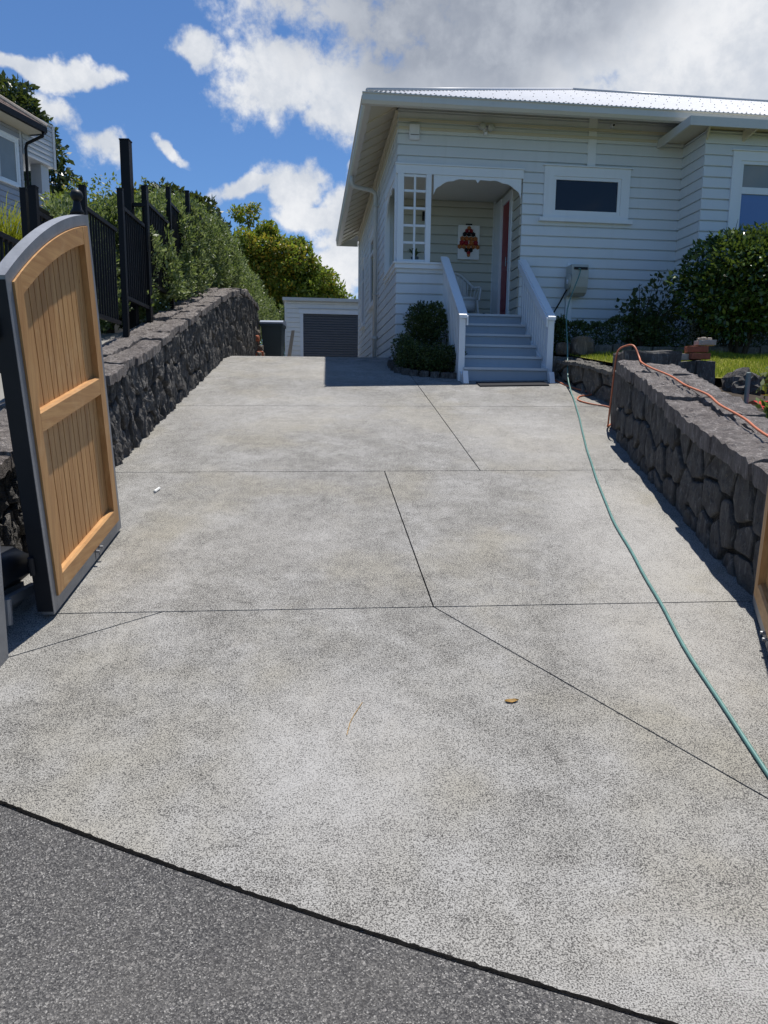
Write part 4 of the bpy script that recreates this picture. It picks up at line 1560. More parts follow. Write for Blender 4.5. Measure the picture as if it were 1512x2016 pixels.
def gutter(mb, a0, a1, fn):
    prof = [(0.0, ZE - 0.02), (0.075, ZE - 0.02), (0.11, ZE + 0.02), (0.11, ZE + 0.105), (0.128, ZE + 0.112), (0.128, ZE + 0.125), (0.10, ZE + 0.125),
            (0.10, ZE + 0.03), (0.07, ZE - 0.005), (0.0, ZE - 0.005)]
    return mb.prism(prof, a0, a1, fn)


hp('gutter', gutter(MB(), EU - 0.128, 9.6, lambda d, z, a: (a, EW - d, z)), 'gutter_paint')
hp('gutter', gutter(MB(), EW + 0.001, 9.0, lambda d, z, a: (EU - d, a, z)), 'gutter_paint')
hp('fascia', MB().box((EU, EW - 0.001, ZE - 0.006), (9.6, EW + 0.02, ZE + 0.14)), 'gutter_paint')
hp('fascia', MB().box((EU - 0.001, EW + 0.021, ZE - 0.006), (EU + 0.02, 9.0, ZE + 0.14)), 'gutter_paint')
hp('gutter_end_board', MB().box((EU - 0.1, 9.001, ZE - 0.02), (0.0, 9.03, ZE + 0.14)), 'gutter_paint')

# corrugated hip roof
ZR = ZE + 0.155
UE, WE = EU - 0.05, EW - 0.06
RIDGE = 4.9


def corrugated(u0, u1, wave=0.076, amp=0.0095):
    n = int((u1 - u0) / wave * 6)
    vs, fs = [], []
    for i in range(n + 1):
        u = u0 + (u1 - u0) * i / n
        t = min(u - u0, RIDGE)
        dz = amp * math.sin(2 * math.pi * u / wave)
        vs.append((u, WE, ZR + dz))
        vs.append((u, WE + t + 1e-4, ZR + K * t + dz))
    for i in range(n):
        fs.append((2 * i, 2 * i + 2, 2 * i + 3, 2 * i + 1))
    return MB().add(vs, fs)


roof = hp('roof', corrugated(UE, 9.7), 'roof_iron', smooth=True)
WB = WE + 2 * RIDGE
hp('roof_side', MB().add([(UE, WE, ZR), (UE + RIDGE, WE + RIDGE, ZR + K * RIDGE), (UE, WB, ZR)], [(0, 1, 2)]), 'roof_iron', roof)
hp('roof_back', MB().add([(UE, WB, ZR), (UE + RIDGE, WE + RIDGE, ZR + K * RIDGE), (9.7, WE + RIDGE, ZR + K * RIDGE), (9.7, WB, ZR)], [(0, 1, 2, 3)]), 'roof_iron', roof)
hp('hip_cap', MB().tube([(UE, WE, ZR + 0.012), (UE + RIDGE, WE + RIDGE, ZR + K * RIDGE + 0.012)], 0.035, 8), 'roof_iron', roof, True)
hp('ridge_cap', MB().tube([(UE + RIDGE, WE + RIDGE, ZR + K * RIDGE + 0.012), (9.7, WE + RIDGE, ZR + K * RIDGE + 0.012)], 0.04, 8), 'roof_iron', roof, True)
mbn = MB()
for row in range(5):
    t = 0.12 + row * 0.95
    k = 0
    u = UE + t + 0.2
    while u < 9.6:
        uu = round(u / 0.076 - 0.25) * 0.076 + 0.019
        zz = ZR + K * t + 0.0095
        mbn.tube([(uu, WE + t, zz), (uu, WE + t - 0.003, zz + 0.007)], 0.009, 5)
        u += 0.228
ns_ = hp('roof_nails', mbn, 'joint_dark', roof)
tag(ns_, kind='stuff')

# downpipe on the side wall
dp = [(EU - 0.06, 2.72, ZE - 0.02), (EU - 0.06, 2.74, ZE - 0.16), (EU - 0.02, 2.76, ZE - 0.20), (-0.16, 2.84, ZE - 0.24), (-0.09, 2.88, ZE - 0.28), (-0.075, 2.9, ZE - 0.36), (-0.075, 2.9, 2.2)]
pipe = hp('downpipe', MB().tube(dp, 0.042, 12), 'gutter_paint', smooth=True)
hp('downpipe_collar', MB().tube([(-0.075, 2.9, 2.86), (-0.075, 2.9, 2.93)], 0.062, 12), 'gutter_paint', pipe, True)
for zz in (5.45, 3.75):
    hp('pipe_bracket', MB().box((-0.12, 2.84, zz), (-0.005, 2.96, zz + 0.02)), 'gutter_paint', pipe)

# small fittings on the front wall
ab = hp('alarm_box', MB().rbox((0.17, -0.075, 5.71), (0.34, -0.006, 5.95), 0.018), 'white_plastic', smooth=False)
hp('alarm_strip', MB().box((0.185, -0.0775, 5.775), (0.325, -0.0755, 5.783)), 'joint_dark', ab)
fl = hp('floodlight_base', MB().lathe([(0.045, 0), (0.045, 0.03), (0.03, 0.035)], (0, 0, 0), 12), 'white_plastic')
fl.location = (1.40, -0.006, 5.92)
fl.rotation_euler = (R(90), 0, 0)
for (x, z, a) in ((-0.07, 0.045, -0.5), (0.07, 0.03, 0.5)):
    hp('lamp_head', MB().lathe([(0.02, 0), (0.05, 0.03), (0.055, 0.09), (0.045, 0.1)], (x, z - 0.02, 0.04), 12), 'reel_plastic', fl, True)
hp('motion_sensor', MB().lathe([(0.02, 0), (0.032, 0.03), (0.02, 0.06)], (0.0, -0.06, 0.02), 10), 'white_plastic', fl, True)
cm = hp('security_camera', MB().box((3.475, -0.10, 6.05), (3.525, -0.006, 6.10)), 'white_plastic')
hp('camera_lens', MB().tube([(3.5, -0.101, 6.07), (3.5, -0.112, 6.07)], 0.017, 10), 'black_metal', cm)

# ------------------------------------------------------------------ porch stairs
SU0, SU1 = 0.80, 2.06
NST, RUN, W_FOOT = 6, 0.285, -1.60
ZF = 1.93
RIS = (PF - ZF) / NST
SPROF = [(W_FOOT - 0.12, ZF - 0.12), (W_FOOT - 0.12, ZF + 0.06), (-0.05, PF - 0.05), (-0.05, PF - 0.40), (W_FOOT + 0.35, ZF - 0.12)]
stairs = hp('porch_stairs', MB().prism(SPROF, SU0 - 0.045, SU0, lambda w, z, u: (u, w, z)), 'trim_paint')
hp('stringer', MB().prism(SPROF, SU1, SU1 + 0.045, lambda w, z, u: (u, w, z)), 'trim_paint', stairs)
for k in range(NST):
    w0 = W_FOOT + k * RUN
    z0_ = ZF + k * RIS
    hp('riser', MB().box((SU0 + 0.002, w0, z0_ - (0.12 if k == 0 else 0)), (SU1 - 0.002, w0 + 0.02, z0_ + RIS - 0.036)), 'step_paint', stairs)
    if k < NST - 1:
        hp('tread', MB().box((SU0 + 0.002, w0 - 0.03, z0_ + RIS - 0.035), (SU1 - 0.002, w0 + RUN - 0.001, z0_ + RIS)), 'tread_paint', stairs)
    else:
        hp('tread', MB().box((SU0 + 0.035, w0 - 0.03, z0_ + RIS - 0.035), (SU1 - 0.002, -0.031, z0_ + RIS)), 'tread_paint', stairs)
for u, lab in ((SU0 - 0.03, 'left'), (SU1 + 0.03, 'right')):
    a = (u, -0.06, PF + 0.86)
    b = (u, W_FOOT + 0.03, ZF + RIS + 0.72)
    mbh = MB()
    mbh.add([(u - 0.055, a[1], a[2]), (u + 0.055, a[1], a[2]), (u + 0.055, b[1] - 0.06, b[2] - 0.03), (u - 0.055, b[1] - 0.06, b[2] - 0.03),
             (u - 0.055, a[1], a[2] + 0.045), (u + 0.055, a[1], a[2] + 0.045), (u + 0.055, b[1] - 0.06, b[2] + 0.015), (u - 0.055, b[1] - 0.06, b[2] + 0.015)],
            [(0, 1, 2, 3), (4, 7, 6, 5), (0, 4, 5, 1), (1, 5, 6, 2), (2, 6, 7, 3), (3, 7, 4, 0)])
    mbh2 = MB()
    iu = 1 if u < 1.2 else -1
    mbh2.add([(u + iu * 0.056, a[1], a[2] - 0.10), (u + iu * 0.08, a[1], a[2] - 0.10), (u + iu * 0.08, b[1] - 0.05, b[2] - 0.13), (u + iu * 0.056, b[1] - 0.05, b[2] - 0.13),
              (u + iu * 0.056, a[1], a[2] + 0.03), (u + iu * 0.08, a[1], a[2] + 0.03), (u + iu * 0.08, b[1] - 0.05, b[2] + 0.0), (u + iu * 0.056, b[1] - 0.05, b[2] + 0.0)],
             [(0, 1, 2, 3), (4, 7, 6, 5), (0, 4, 5, 1), (1, 5, 6, 2), (2, 6, 7, 3), (3, 7, 4, 0)])
    hp('handrail', mbh, 'trim_paint', stairs)
    hp('handrail', mbh2, 'trim_paint', stairs)
    hp('newel_post', MB().box((u - 0.045, W_FOOT + 0.0, ZF - 0.1), (u + 0.045, W_FOOT + 0.09, b[2] - 0.032)), 'trim_paint', stairs)
    nb = 12
    for i in range(nb):
        f = (i + 0.6) / (nb + 0.2)
        w_ = -0.08 + (W_FOOT + 0.10 - -0.08) * f
        ff = (w_ - a[1]) / (b[1] - 0.06 - a[1])
        zt = a[2] + (b[2] - 0.03 - a[2]) * ff - 0.003
        zb = PF - 0.1 + (ZF + 0.05 - PF + 0.1) * f
        hp('baluster', MB().box((u - 0.018, w_ - 0.03, zb - 0.05), (u + 0.018, w_ + 0.03, zt)), 'trim_paint', stairs)
hp('stringer_foot', MB().prism([(W_FOOT - 0.25, ZF - 0.05), (W_FOOT - 0.17, ZF + 0.13), (W_FOOT - 0.13, ZF + 0.13), (W_FOOT - 0.13, ZF - 0.1)], SU1 - 0.03, SU1 + 0.044, lambda w, z, u: (u, w, z))
   .prism([(W_FOOT - 0.25, ZF - 0.05), (W_FOOT - 0.17, ZF + 0.13), (W_FOOT - 0.13, ZF + 0.13), (W_FOOT - 0.13, ZF - 0.1)], SU0 - 0.044, SU0 + 0.03, lambda w, z, u: (u, w, z)), 'trim_paint', stairs)

HM = Matrix.Translation((0.16, 11.9, 0)) @ Matrix.Rotation(HYAW, 4, 'Z')


def H(u, w, z):
    return tuple(HM @ Vector((u, w, z)))


def house_thing(name, u, w, z, label, cat, group=None, rz=0.0):
    """a thing of its own standing at a place given in the house's axes; parts use local coordinates"""
    return thing(name, H(u, w, z), label, cat, group, rz=HYAW + rz)


def lp(name, mb, mat, parent, smooth=False):
    return obj(name, mb, mat, parent, smooth, world=False)


# door mat
dm = house_thing('door_mat', 1.45, W_FOOT - 0.30, 0, 'black rubber mat on the concrete at the foot of the steps', 'mat')
mbm = MB()
for i in range(9):
    for j in range(2):
        x_, y_ = -0.5 + i * 0.125, -0.13 + j * 0.25
        wx = H(1.45 + x_, W_FOOT - 0.30 + y_, 0)
        mbm.v.append((x_, y_, gz(wx[1]) + 0.004))
        mbm.v.append((x_, y_, gz(wx[1]) + 0.018))
for i in range(8):
    a = i * 4
    mbm.f += [(a + 1, a + 5, a + 7, a + 3), (a, a + 2, a + 6, a + 4), (a, a + 4, a + 5, a + 1), (a + 2, a + 3, a + 7, a + 6)]
mbm.f += [(0, 1, 3, 2), (32, 34, 35, 33)]
lp('mat_sheet', mbm, 'mat_black', dm)

# wicker chair on the porch
ch = house_thing('wicker_chair', 1.36, 1.12, PF, 'white wicker armchair with rounded back on the porch', 'chair', rz=0.25)
lp('seat', MB().lathe([(0.22, 0.36), (0.25, 0.38), (0.25, 0.42), (0.22, 0.43)], (0, 0, 0), 20), 'wicker_white', ch, True)
ba = [(-0.27, -0.12, 0.62), (-0.27, 0.1, 0.64), (-0.22, 0.25, 0.76), (-0.1, 0.31, 0.88), (0.0, 0.32, 0.91), (0.1, 0.31, 0.88), (0.22, 0.25, 0.76), (0.27, 0.1, 0.64), (0.27, -0.12, 0.62)]
lp('back_rim', MB().tube(ba, 0.022, 8), 'wicker_white', ch, True)
for k in range(13):
    an = math.pi * k / 12
    x_, y_ = -0.24 * math.cos(an), 0.24 * math.sin(an)
    f = k / 12 * 8
    i = min(7, int(f))
    q = Vector(ba[i]).lerp(Vector(ba[i + 1]), f - i)
    lp('spindle', MB().tube([(x_, y_, 0.40), tuple(q)], 0.009, 6), 'wicker_white', ch)
lp('woven_panel', MB().add([(-0.2, 0.245, 0.44), (0.2, 0.245, 0.44), (0.2, 0.285, 0.76), (0.0, 0.32, 0.88), (-0.2, 0.285, 0.76),
                            (-0.2, 0.255, 0.44), (0.2, 0.255, 0.44), (0.2, 0.295, 0.76), (0.0, 0.33, 0.88), (-0.2, 0.295, 0.76)],
                           [(0, 1, 2, 3, 4), (9, 8, 7, 6, 5), (0, 5, 6, 1), (1, 6, 7, 2), (2, 7, 8, 3), (3, 8, 9, 4), (4, 9, 5, 0)]), 'wicker_white', ch)
lp('apron', MB().lathe([(0.225, 0.20), (0.24, 0.359)], (0, 0, 0), 20), 'wicker_white', ch, True)
for (x_, y_) in ((-0.2, -0.2), (0.2, -0.2), (-0.2, 0.2), (0.2, 0.2)):
    lp('leg', MB().tube([(x_ * 1.1, y_ * 1.1, 0.0), (x_ * 0.95, y_ * 0.95, 0.38)], 0.02, 8), 'wicker_white', ch)
for sx in (-1, 1):
    lp('arm_post', MB().tube([(sx * 0.24, -0.17, 0.38), (sx * 0.28, -0.15, 0.61)], 0.018, 8), 'wicker_white', ch)

# wall art: white board with rosettes in a tree shape
art = house_thing('wall_art', 1.53, 1.56, 4.24, 'white board with a red and orange fabric rosette tree, on the porch wall', 'wall art')
lp('board', MB().box((-0.20, -0.03, 0.0), (0.20, 0.03, 0.60)), 'art_white', art)
lp('hanger', MB().box((-0.06, -0.02, 0.601), (0.06, 0.0, 0.63)), 'black_metal', art)
ros = [(0, 0.55, 0.035, 'art_orange'), (-0.04, 0.50, 0.035, 'art_red'), (0.04, 0.50, 0.035, 'art_red'), (-0.08, 0.44, 0.04, 'art_black'), (0.0, 0.44, 0.04, 'art_black'),
       (0.08, 0.44, 0.04, 'art_black'), (-0.12, 0.36, 0.045, 'art_orange'), (-0.04, 0.36, 0.045, 'art_orange'), (0.04, 0.36, 0.045, 'art_orange'), (0.12, 0.36, 0.045, 'art_orange'),
       (-0.13, 0.29, 0.045, 'art_red'), (-0.05, 0.29, 0.045, 'art_red'), (0.05, 0.29, 0.045, 'art_orange'), (0.13, 0.29, 0.045, 'art_red'),
       (-0.17, 0.22, 0.04, 'art_orange'), (-0.09, 0.22, 0.04, 'art_orange'), (0.0, 0.22, 0.045, 'art_orange'), (0.09, 0.22, 0.04, 'art_orange'), (0.17, 0.22, 0.04, 'art_orange'),
       (-0.04, 0.16, 0.04, 'art_black'), (0.04, 0.16, 0.04, 'art_black'), (0.0, 0.11, 0.035, 'art_red'), (0.0, 0.07, 0.03, 'art_orange')]
for (x_, z_, r_, mt) in ros:
    mbr = MB()
    n = 12
    vs = [(x_, -0.062, z_)]
    for ring_, (rr, yy_) in enumerate(((0.45, -0.07), (0.8, -0.055), (1.0, -0.031))):
        for k in range(n):
            an = 2 * math.pi * k / n
            q = rr * (1 + (0.14 if k % 2 else -0.06))
            vs.append((x_ + r_ * q * math.cos(an), yy_ - (0.008 if k % 2 else 0), z_ + r_ * q * math.sin(an)))
    fs = [(0, 1 + k, 1 + (k + 1) % n) for k in range(n)]
    for q in range(2):
        for k in range(n):
            a, b = 1 + q * n + k, 1 + q * n + (k + 1) % n
            fs.append((a, b, b + n, a + n))
    lp('rosette', mbr.add(vs, fs), mt, art)

# pot plant on the half wall, behind the screen bars
pot = house_thing('pot_plant', 0.31, 0.085, SILLZ, 'small potted succulent standing on the porch sill behind the white screen', 'pot plant')
lp('pot', MB().lathe([(0.05, 0), (0.06, 0.05), (0.068, 0.10), (0.062, 0.10)], (0, 0.0, 0), 14), 'terracotta_dark', pot, True)
for k in range(16):
    an = k * 2.4
    L_ = 0.09 + 0.05 * ((k * 7) % 5) / 5
    c, s = math.cos(an), math.sin(an)
    mbp = MB()
    pts = []
    for i, (r_, z_, w_) in enumerate(((0.01, 0.09, 0.008), (L_ * 0.5, 0.09 + L_ * 0.7, 0.018), (L_ * 0.9, 0.09 + L_ * 0.95, 0.014), (L_ * 1.15, 0.09 + L_ * 0.9, 0.002))):
        pts += [(c * r_ - s * w_, s * r_ + c * w_, z_), (c * r_ + s * w_, s * r_ - c * w_, z_)]
    mbp.add(pts, [(0, 1, 3, 2), (2, 3, 5, 4), (4, 5, 7, 6)])
    lp('leaf', mbp, 'leaf_box', pot)

# dark shoe-like boot scraper beside the chair
sc = house_thing('boot_scraper', 1.82, 1.38, PF, 'small dark cast-iron ornament on the porch floor by the door', 'ornament')
lp('base', MB().rbox((-0.12, -0.06, 0.0), (0.12, 0.06, 0.04), 0.01), 'black_metal', sc)
lp('figure', MB().lathe([(0.05, 0.04), (0.06, 0.08), (0.03, 0.13), (0.045, 0.17), (0.02, 0.21)], (0, 0, 0), 12), 'black_metal', sc, True)

# hose reel on its board
hr = house_thing('hose_reel', 2.98, 0.0, 3.36, 'grey wall-mounted hose reel on the white weatherboards right of the steps', 'hose reel')
hp('reel_backboard', MB().box((2.87, -0.03, 2.2), (2.975, 0.015, 3.92)), 'trim_paint')
prof = []
for k in range(13):
    an = math.pi * (k / 12)
    prof.append((-0.05 - 0.20 * math.sin(an) ** 0.8, 0.24 - 0.22 * math.cos(an)))
prof = [(-0.032, 0.50), (-0.28, 0.50), (-0.30, 0.46), (-0.31, 0.30), (-0.29, 0.15), (-0.24, 0.06), (-0.16, 0.02), (-0.08, 0.02), (-0.032, 0.06)]
lp('housing', MB().prism(prof, -0.13, 0.15, lambda w, z, u: (u, w, z)), 'reel_plastic', hr)
lp('side_disc', MB().tube([(-0.131, -0.17, 0.24), (-0.15, -0.17, 0.24)], 0.13, 18), 'reel_plastic', hr, True)
lp('side_hub', MB().tube([(-0.151, -0.17, 0.24), (-0.158, -0.17, 0.24)], 0.04, 12), 'white_plastic', hr, True)
lp('slot', MB().box((-0.10, -0.312, 0.415), (0.13, -0.26, 0.455)), 'black_rubber', hr)
lp('bracket', MB().box((-0.10, -0.031, 0.05), (0.0, 0.0, 0.5)), 'galvanised', hr)
lp('supply_pipe', MB().tube([(-0.14, -0.12, 0.12), (-0.25, -0.10, -0.10), (-0.45, -0.08, -0.45), (-0.52, -0.06, -0.75)], 0.013, 8), 'black_rubber', hr, True)

# ------------------------------------------------------------------ hose and cord
def smooth_path(pts, sub=6):
    pts = [Vector(p) for p in pts]
    out = []
    for i in range(len(pts) - 1):
        p0, p1, p2, p3 = pts[max(i - 1, 0)], pts[i], pts[i + 1], pts[min(i + 2, len(pts) - 1)]
        for k in range(sub):
            t = k / sub
            out.append(0.5 * ((2 * p1) + (-p0 + p2) * t + (2 * p0 - 5 * p1 + 4 * p2 - p3) * t * t + (-p0 + 3 * p1 - 3 * p2 + p3) * t ** 3))
    out.append(pts[-1])
    return out


rh = 0.0095
mouth = H(2.95, -0.325, 3.79)
gp = lambda x, y, dz=0.0: (x, y, gz(y) + rh + 0.001 + dz)
hose = [mouth, H(2.945, -0.40, 3.70), (2.80, 11.2, 3.05), (2.68, 10.6, 2.45), (2.58, 10.1, 2.0), (2.53, 9.75, gz(9.75) + 0.05), gp(2.47, 9.35), gp(2.28, 8.3), gp(2.08, 7.33), gp(1.95, 6.6),
        gp(1.84, 5.96), gp(1.77, 5.5), gp(1.72, 5.1), gp(1.69, 4.67), gp(1.655, 4.3), gp(1.63, 3.99), gp(1.60, 3.7), gp(1.58, 3.43), gp(1.57, 3.07), gp(1.56, 2.62), gp(1.55, 2.2), gp(1.52, 1.8), gp(1.50, 1.2), gp(1.46, 0.3), gp(1.3, -1.5)]
hs = smooth_path(hose, 5)
for p in hs:
    if p.y < 9.6:
        p.z = gz(p.y) + rh + 0.001
        p.x += 0.003 * math.sin(p.y * 5.3) * math.sin(p.y * 1.9)
tag(obj('garden_hose', MB().tube(hs, rh, 10), 'hose_green', None, True), 'long green garden hose running from the reel down the driveway', 'hose')

rc = 0.011


def on_rw(s, w, dz=0.0):
    px, py, nx, ny = rpath(s)
    return (px - nx * 0 + (-nx) * w, py + (-ny) * w, RWTOP(s) + 0.03 + rc + dz)


cord = [on_rw(1.8, 0.30), on_rw(2.6, 0.26), on_rw(3.3, 0.22), on_rw(4.0, 0.235), on_rw(4.6, 0.20), on_rw(5.0, 0.235), on_rw(5.4, 0.22), on_rw(5.75, 0.255), on_rw(6.1, 0.20), on_rw(6.5, 0.20),
        on_rw(6.9, 0.14), on_rw(7.2, 0.13, 0.0), (2.62, 7.40, 2.08), (2.60, 7.52, 2.205), (2.56, 7.62, 2.222), (2.48, 7.66, 2.17), (2.455, 7.66, 2.0), (2.44, 7.66, 1.75), (2.44, 7.72, 1.42),
        (2.52, 7.95, gz(7.95) + 0.012), (2.86, 8.55, gz(8.55) + 0.012), (2.78, 8.85, gz(8.85) + 0.012), (2.6, 9.0, gz(9.0) + 0.012), (2.50, 9.2, gz(9.2) + 0.012), (2.58, 9.42, gz(9.42) + 0.012), (2.72, 9.48, gz(9.48) + 0.012),
        (2.76, 9.55, gz(9.55) + 0.03), (2.66, 9.85, gz(9.85) + 0.012), (2.58, 10.05, gz(10.05) + 0.012), (2.50, 10.4, gz(10.4) + 0.012), (2.44, 10.7, gz(10.7) + 0.05), (2.38, 10.9, 2.3), (2.30, 11.2, 2.32)]
cs = smooth_path(cord, 5)
tag(obj('extension_cord', MB().tube(cs, rc * 0.85, 8), 'cord_orange', None, True), 'orange power cord draped along the right stone wall to the steps', 'cord')

# ------------------------------------------------------------------ garden on the right
def lawn_z(x, y):
    return 1.93 + 0.15 * (y - 8.0) + 0.02 * math.sin(x * 2.1 + y)


mb = MB()
NX, NY = 24, 12
for j in range(NY + 1):
    y = 7.75 + (12.4 - 7.75) * j / NY
    x0 = 3.24 - max(0, (y - 8.1)) * 0.185
    for i in range(NX + 1):
        x = x0 + (12.0 - x0) * i / NX
        mb.v.append((x, y, lawn_z(x, y)))
for j in range(NY):
    for i in range(NX):
        a = j * (NX + 1) + i
        mb.f.append((a, a + 1, a + NX + 2, a + NX + 1))
tag(obj('lawn', mb, 'lawn_soil', None, True), kind='structure')
mb = MB()
ys = [0.5, 1.5, 2.1, 2.6, 4, 5, 6, 7, 7.9]
for y in ys:
    for x in (2.55, 3.2, 5.0, 12.0):
        mb.v.append((x, y, gz(y) + 0.50 + 0.03 * math.sin(x * 3 + y * 2)))
for j in range(len(ys) - 1):
    for i in range(3):
        a = j * 4 + i
        mb.f.append((a, a + 1, a + 5, a + 4))
tag(obj('garden_bed', mb, 'soil'), kind='structure')

# grass blades on the lawn
n = 26000
gx = rng.uniform(2.6, 8.5, n)
gy = rng.uniform(7.8, 11.0, n)
keep = gx > (3.24 - np.maximum(0, gy - 8.1) * 0.185)
gx, gy = gx[keep], gy[keep]
n = len(gx)
gzv = 1.93 + 0.15 * (gy - 8.0) + 0.02 * np.sin(gx * 2.1 + gy)
hh = rng.uniform(0.02, 0.07, n) * (1 + 0.5 * np.sin(gx * 5) * np.sin(gy * 4))
an = rng.uniform(0, 6.28, n)
w = 0.004
base = np.stack([gx, gy, gzv], 1)
sd = np.stack([np.cos(an), np.sin(an), np.zeros(n)], 1)
ln = np.stack([rng.normal(0, 0.4, n), rng.normal(0, 0.4, n), np.ones(n)], 1) * hh[:, None]
V = np.stack([base - sd * w, base + sd * w, base + ln * 0.9 + sd * w * 0.6, base + ln], 1).reshape(-1, 3)
tag(mesh_np('lawn_grass', V, np.arange(n * 4).reshape(-1, 4), 'grass_blade'), 'short yellow-green grass blades growing on the lawn', 'grass', kind='stuff')

# rock edging between bed and lawn
rr = random.Random(12)
xk = 3.62
edge_lab = ['dark jagged rock at the left end of the lawn edging, beside the brick pier', 'second dark rock of the lawn edging, left of the grey stake',
            'third dark rock of the lawn edging, just left of the grey stake', 'dark rock of the lawn edging right behind the grey stake',
            'dark rock of the lawn edging above the red plastic sheet', 'dark rock of the lawn edging at the right edge of the picture',
            'dark lawn edging rock just past the right edge of the picture', 'dark lawn edging rock farthest to the right']
for k in range(8):
    r_ = rr.uniform(0.16, 0.24)
    boulder('edging_rock', (xk + r_, 7.62 + rr.uniform(-0.05, 0.06), 1.78 + rr.uniform(-0.03, 0.03)), (r_, 0.17, 0.17), 'basalt', 40 + k,
            edge_lab[k], 'rock', 'rocks edging the lawn', sub=3, amp=0.7, freq=2.6, cut=1.3)
    xk += r_ * 1.75

# boulders on top of the low wall beside the steps
boulder('boulder', (2.66, 10.78, 2.42), (0.13, 0.12, 0.12), 'rock_brown', 61, 'smaller brown boulder next to the right handrail of the steps', 'rock', 'boulders by the steps', sub=3)
boulder('boulder', (2.93, 10.72, 2.46), (0.21, 0.16, 0.18), 'rock_brown', 66, 'large rounded brown boulder on the low wall right of the steps', 'rock', 'boulders by the steps', sub=3)
for k, (x, lab) in enumerate(((2.62, 'grey block under the smaller boulder by the steps'), (2.95, 'grey block under the large boulder by the steps'))):
    tag(obj('corner_block', rough_block((x - 0.17, 10.62, 1.9), (x + 0.155, 10.95, 2.30), 9 + k, 0.02), 'grey_stone'), lab, 'stone', 'blocks under the boulders')

# low stone border in front of the hedge
bo = thing('stone_border', (4.5, 11.05, 2.2), 'low shaded stone border at the foot of the clipped hedge', 'border')
xk = 3.2
k = 0
while xk < 8.2:
    L_ = rr.uniform(0.28, 0.5)
    obj('stone', rough_block((xk, 11.0 + rr.uniform(-0.02, 0.02), 2.25), (xk + L_ - 0.015, 11.2, 2.50 + rr.uniform(-0.02, 0.03)), 70 + k, 0.015), 'grey_stone', bo)
    xk += L_
    k += 1


def hedge_box(name, label, cat, x0, x1, y0, y1, zf, h, n, mat, leaf, seed, group=None, stem=True):
    root = thing(name, ((x0 + x1) / 2, (y0 + y1) / 2, zf), label, cat, group)
    P, O = [], []
    N = n
    p = np.stack([rng.uniform(0, 1, N), rng.uniform(0, 1, N), rng.uniform(0, 1, N)], 1)
    side_ = rng.integers(0, 6, N)
    sh = np.abs(rng.normal(0, 0.06, N))
    face_o = np.zeros((N, 3))
    for a in range(3):
        for b_ in (0, 1):
            mk = (side_ == a * 2 + b_) & (rng.uniform(size=N) < 0.85)
            p[mk, a] = (sh[mk] if b_ == 0 else 1 - sh[mk])
            face_o[mk, a] = -1 if b_ == 0 else 1
    q = np.empty_like(p)
    q[:, 0] = x0 + (x1 - x0) * p[:, 0]
    q[:, 1] = y0 + (y1 - y0) * p[:, 1]
    bumpz = 1 + 0.10 * np.sin(q[:, 0] * 5.1 + seed) + 0.06 * np.sin(q[:, 0] * 11 + q[:, 1] * 7) + 0.05 * np.sin(q[:, 0] * 23)
    q[:, 2] = zf + h * p[:, 2] * bumpz
    q[:, 1] += 0.05 * np.sin(q[:, 0] * 4.3 + q[:, 2] * 6 + seed) + 0.03 * np.sin(q[:, 2] * 17 + q[:, 0] * 13)
    q[:, 0] += 0.04 * np.sin(q[:, 1] * 7 + q[:, 2] * 9)
    leaf_mesh('foliage', q, face_o, leaf, leaf * 0.5, mat, root, 0.5, 0.3)
    mbs = MB()
    nst = max(2, int((x1 - x0) / 0.35))
    rr_ = random.Random(seed)
    mbs = MB()
    for k in range(nst):
        x = x0 + (x1 - x0) * (k + 0.5) / nst
        y = (y0 + y1) / 2
        s_ = MB().tube([(x, y, zf - 0.15), (x + rr_.uniform(-.05, .05), y, zf + h * 0.5), (x + rr_.uniform(-.12, .12), y + rr_.uniform(-.08, .08), zf + h * 0.85)], [0.014, 0.01, 0.004], 6)
        obj('stem', s_, 'twig', root)
    return root


hedge_box('clipped_hedge', 'low dark clipped hedge directly right of the steps, below the hose reel', 'hedge', 2.72, 4.05, 11.3, 11.75, 2.38, 0.52, 9000, 'leaf_box', 0.045, 1, 'hedges along the house front')
hedge_box('clipped_hedge', 'long dark clipped hedge under the round bush along the house', 'hedge', 4.05, 8.2, 11.22, 11.72, 2.40, 0.62, 22000, 'leaf_box', 0.045, 2, 'hedges along the house front')

# round glossy bush in front of the bay
bush = thing('round_bush', (5.35, 11.0, 2.35), 'large round glossy dark green bush in front of the bay window', 'bush')
cl = [((5.38, 10.95, 3.48), (0.84, 0.62, 0.72)), ((4.98, 10.95, 3.25), (0.60, 0.5, 0.5)), ((5.85, 10.95, 3.35), (0.6, 0.55, 0.66)), ((5.35, 10.9, 3.75), (0.5, 0.45, 0.42)),
      ((5.7, 10.85, 3.85), (0.4, 0.4, 0.36)), ((5.25, 10.85, 2.95), (0.5, 0.4, 0.35))]
P, O = clump_points(cl, 15000, 5, 0.16, 0.3)
leaf_mesh('foliage', P, O, 0.085, 0.042, 'leaf_camellia', bush, 0.55, 0.0)
for k in range(6):
    a = k * 1.05
    obj('stem', MB().tube([(5.4 + 0.08 * math.cos(a), 11.0 + 0.06 * math.sin(a), 2.3), (5.4 + 0.2 * math.cos(a), 11.0 + 0.1 * math.sin(a), 2.75), (5.42 + 0.5 * math.cos(a), 11.0 + 0.25 * math.sin(a), 3.4)], [0.03, 0.022, 0.01], 7), 'twig', bush)
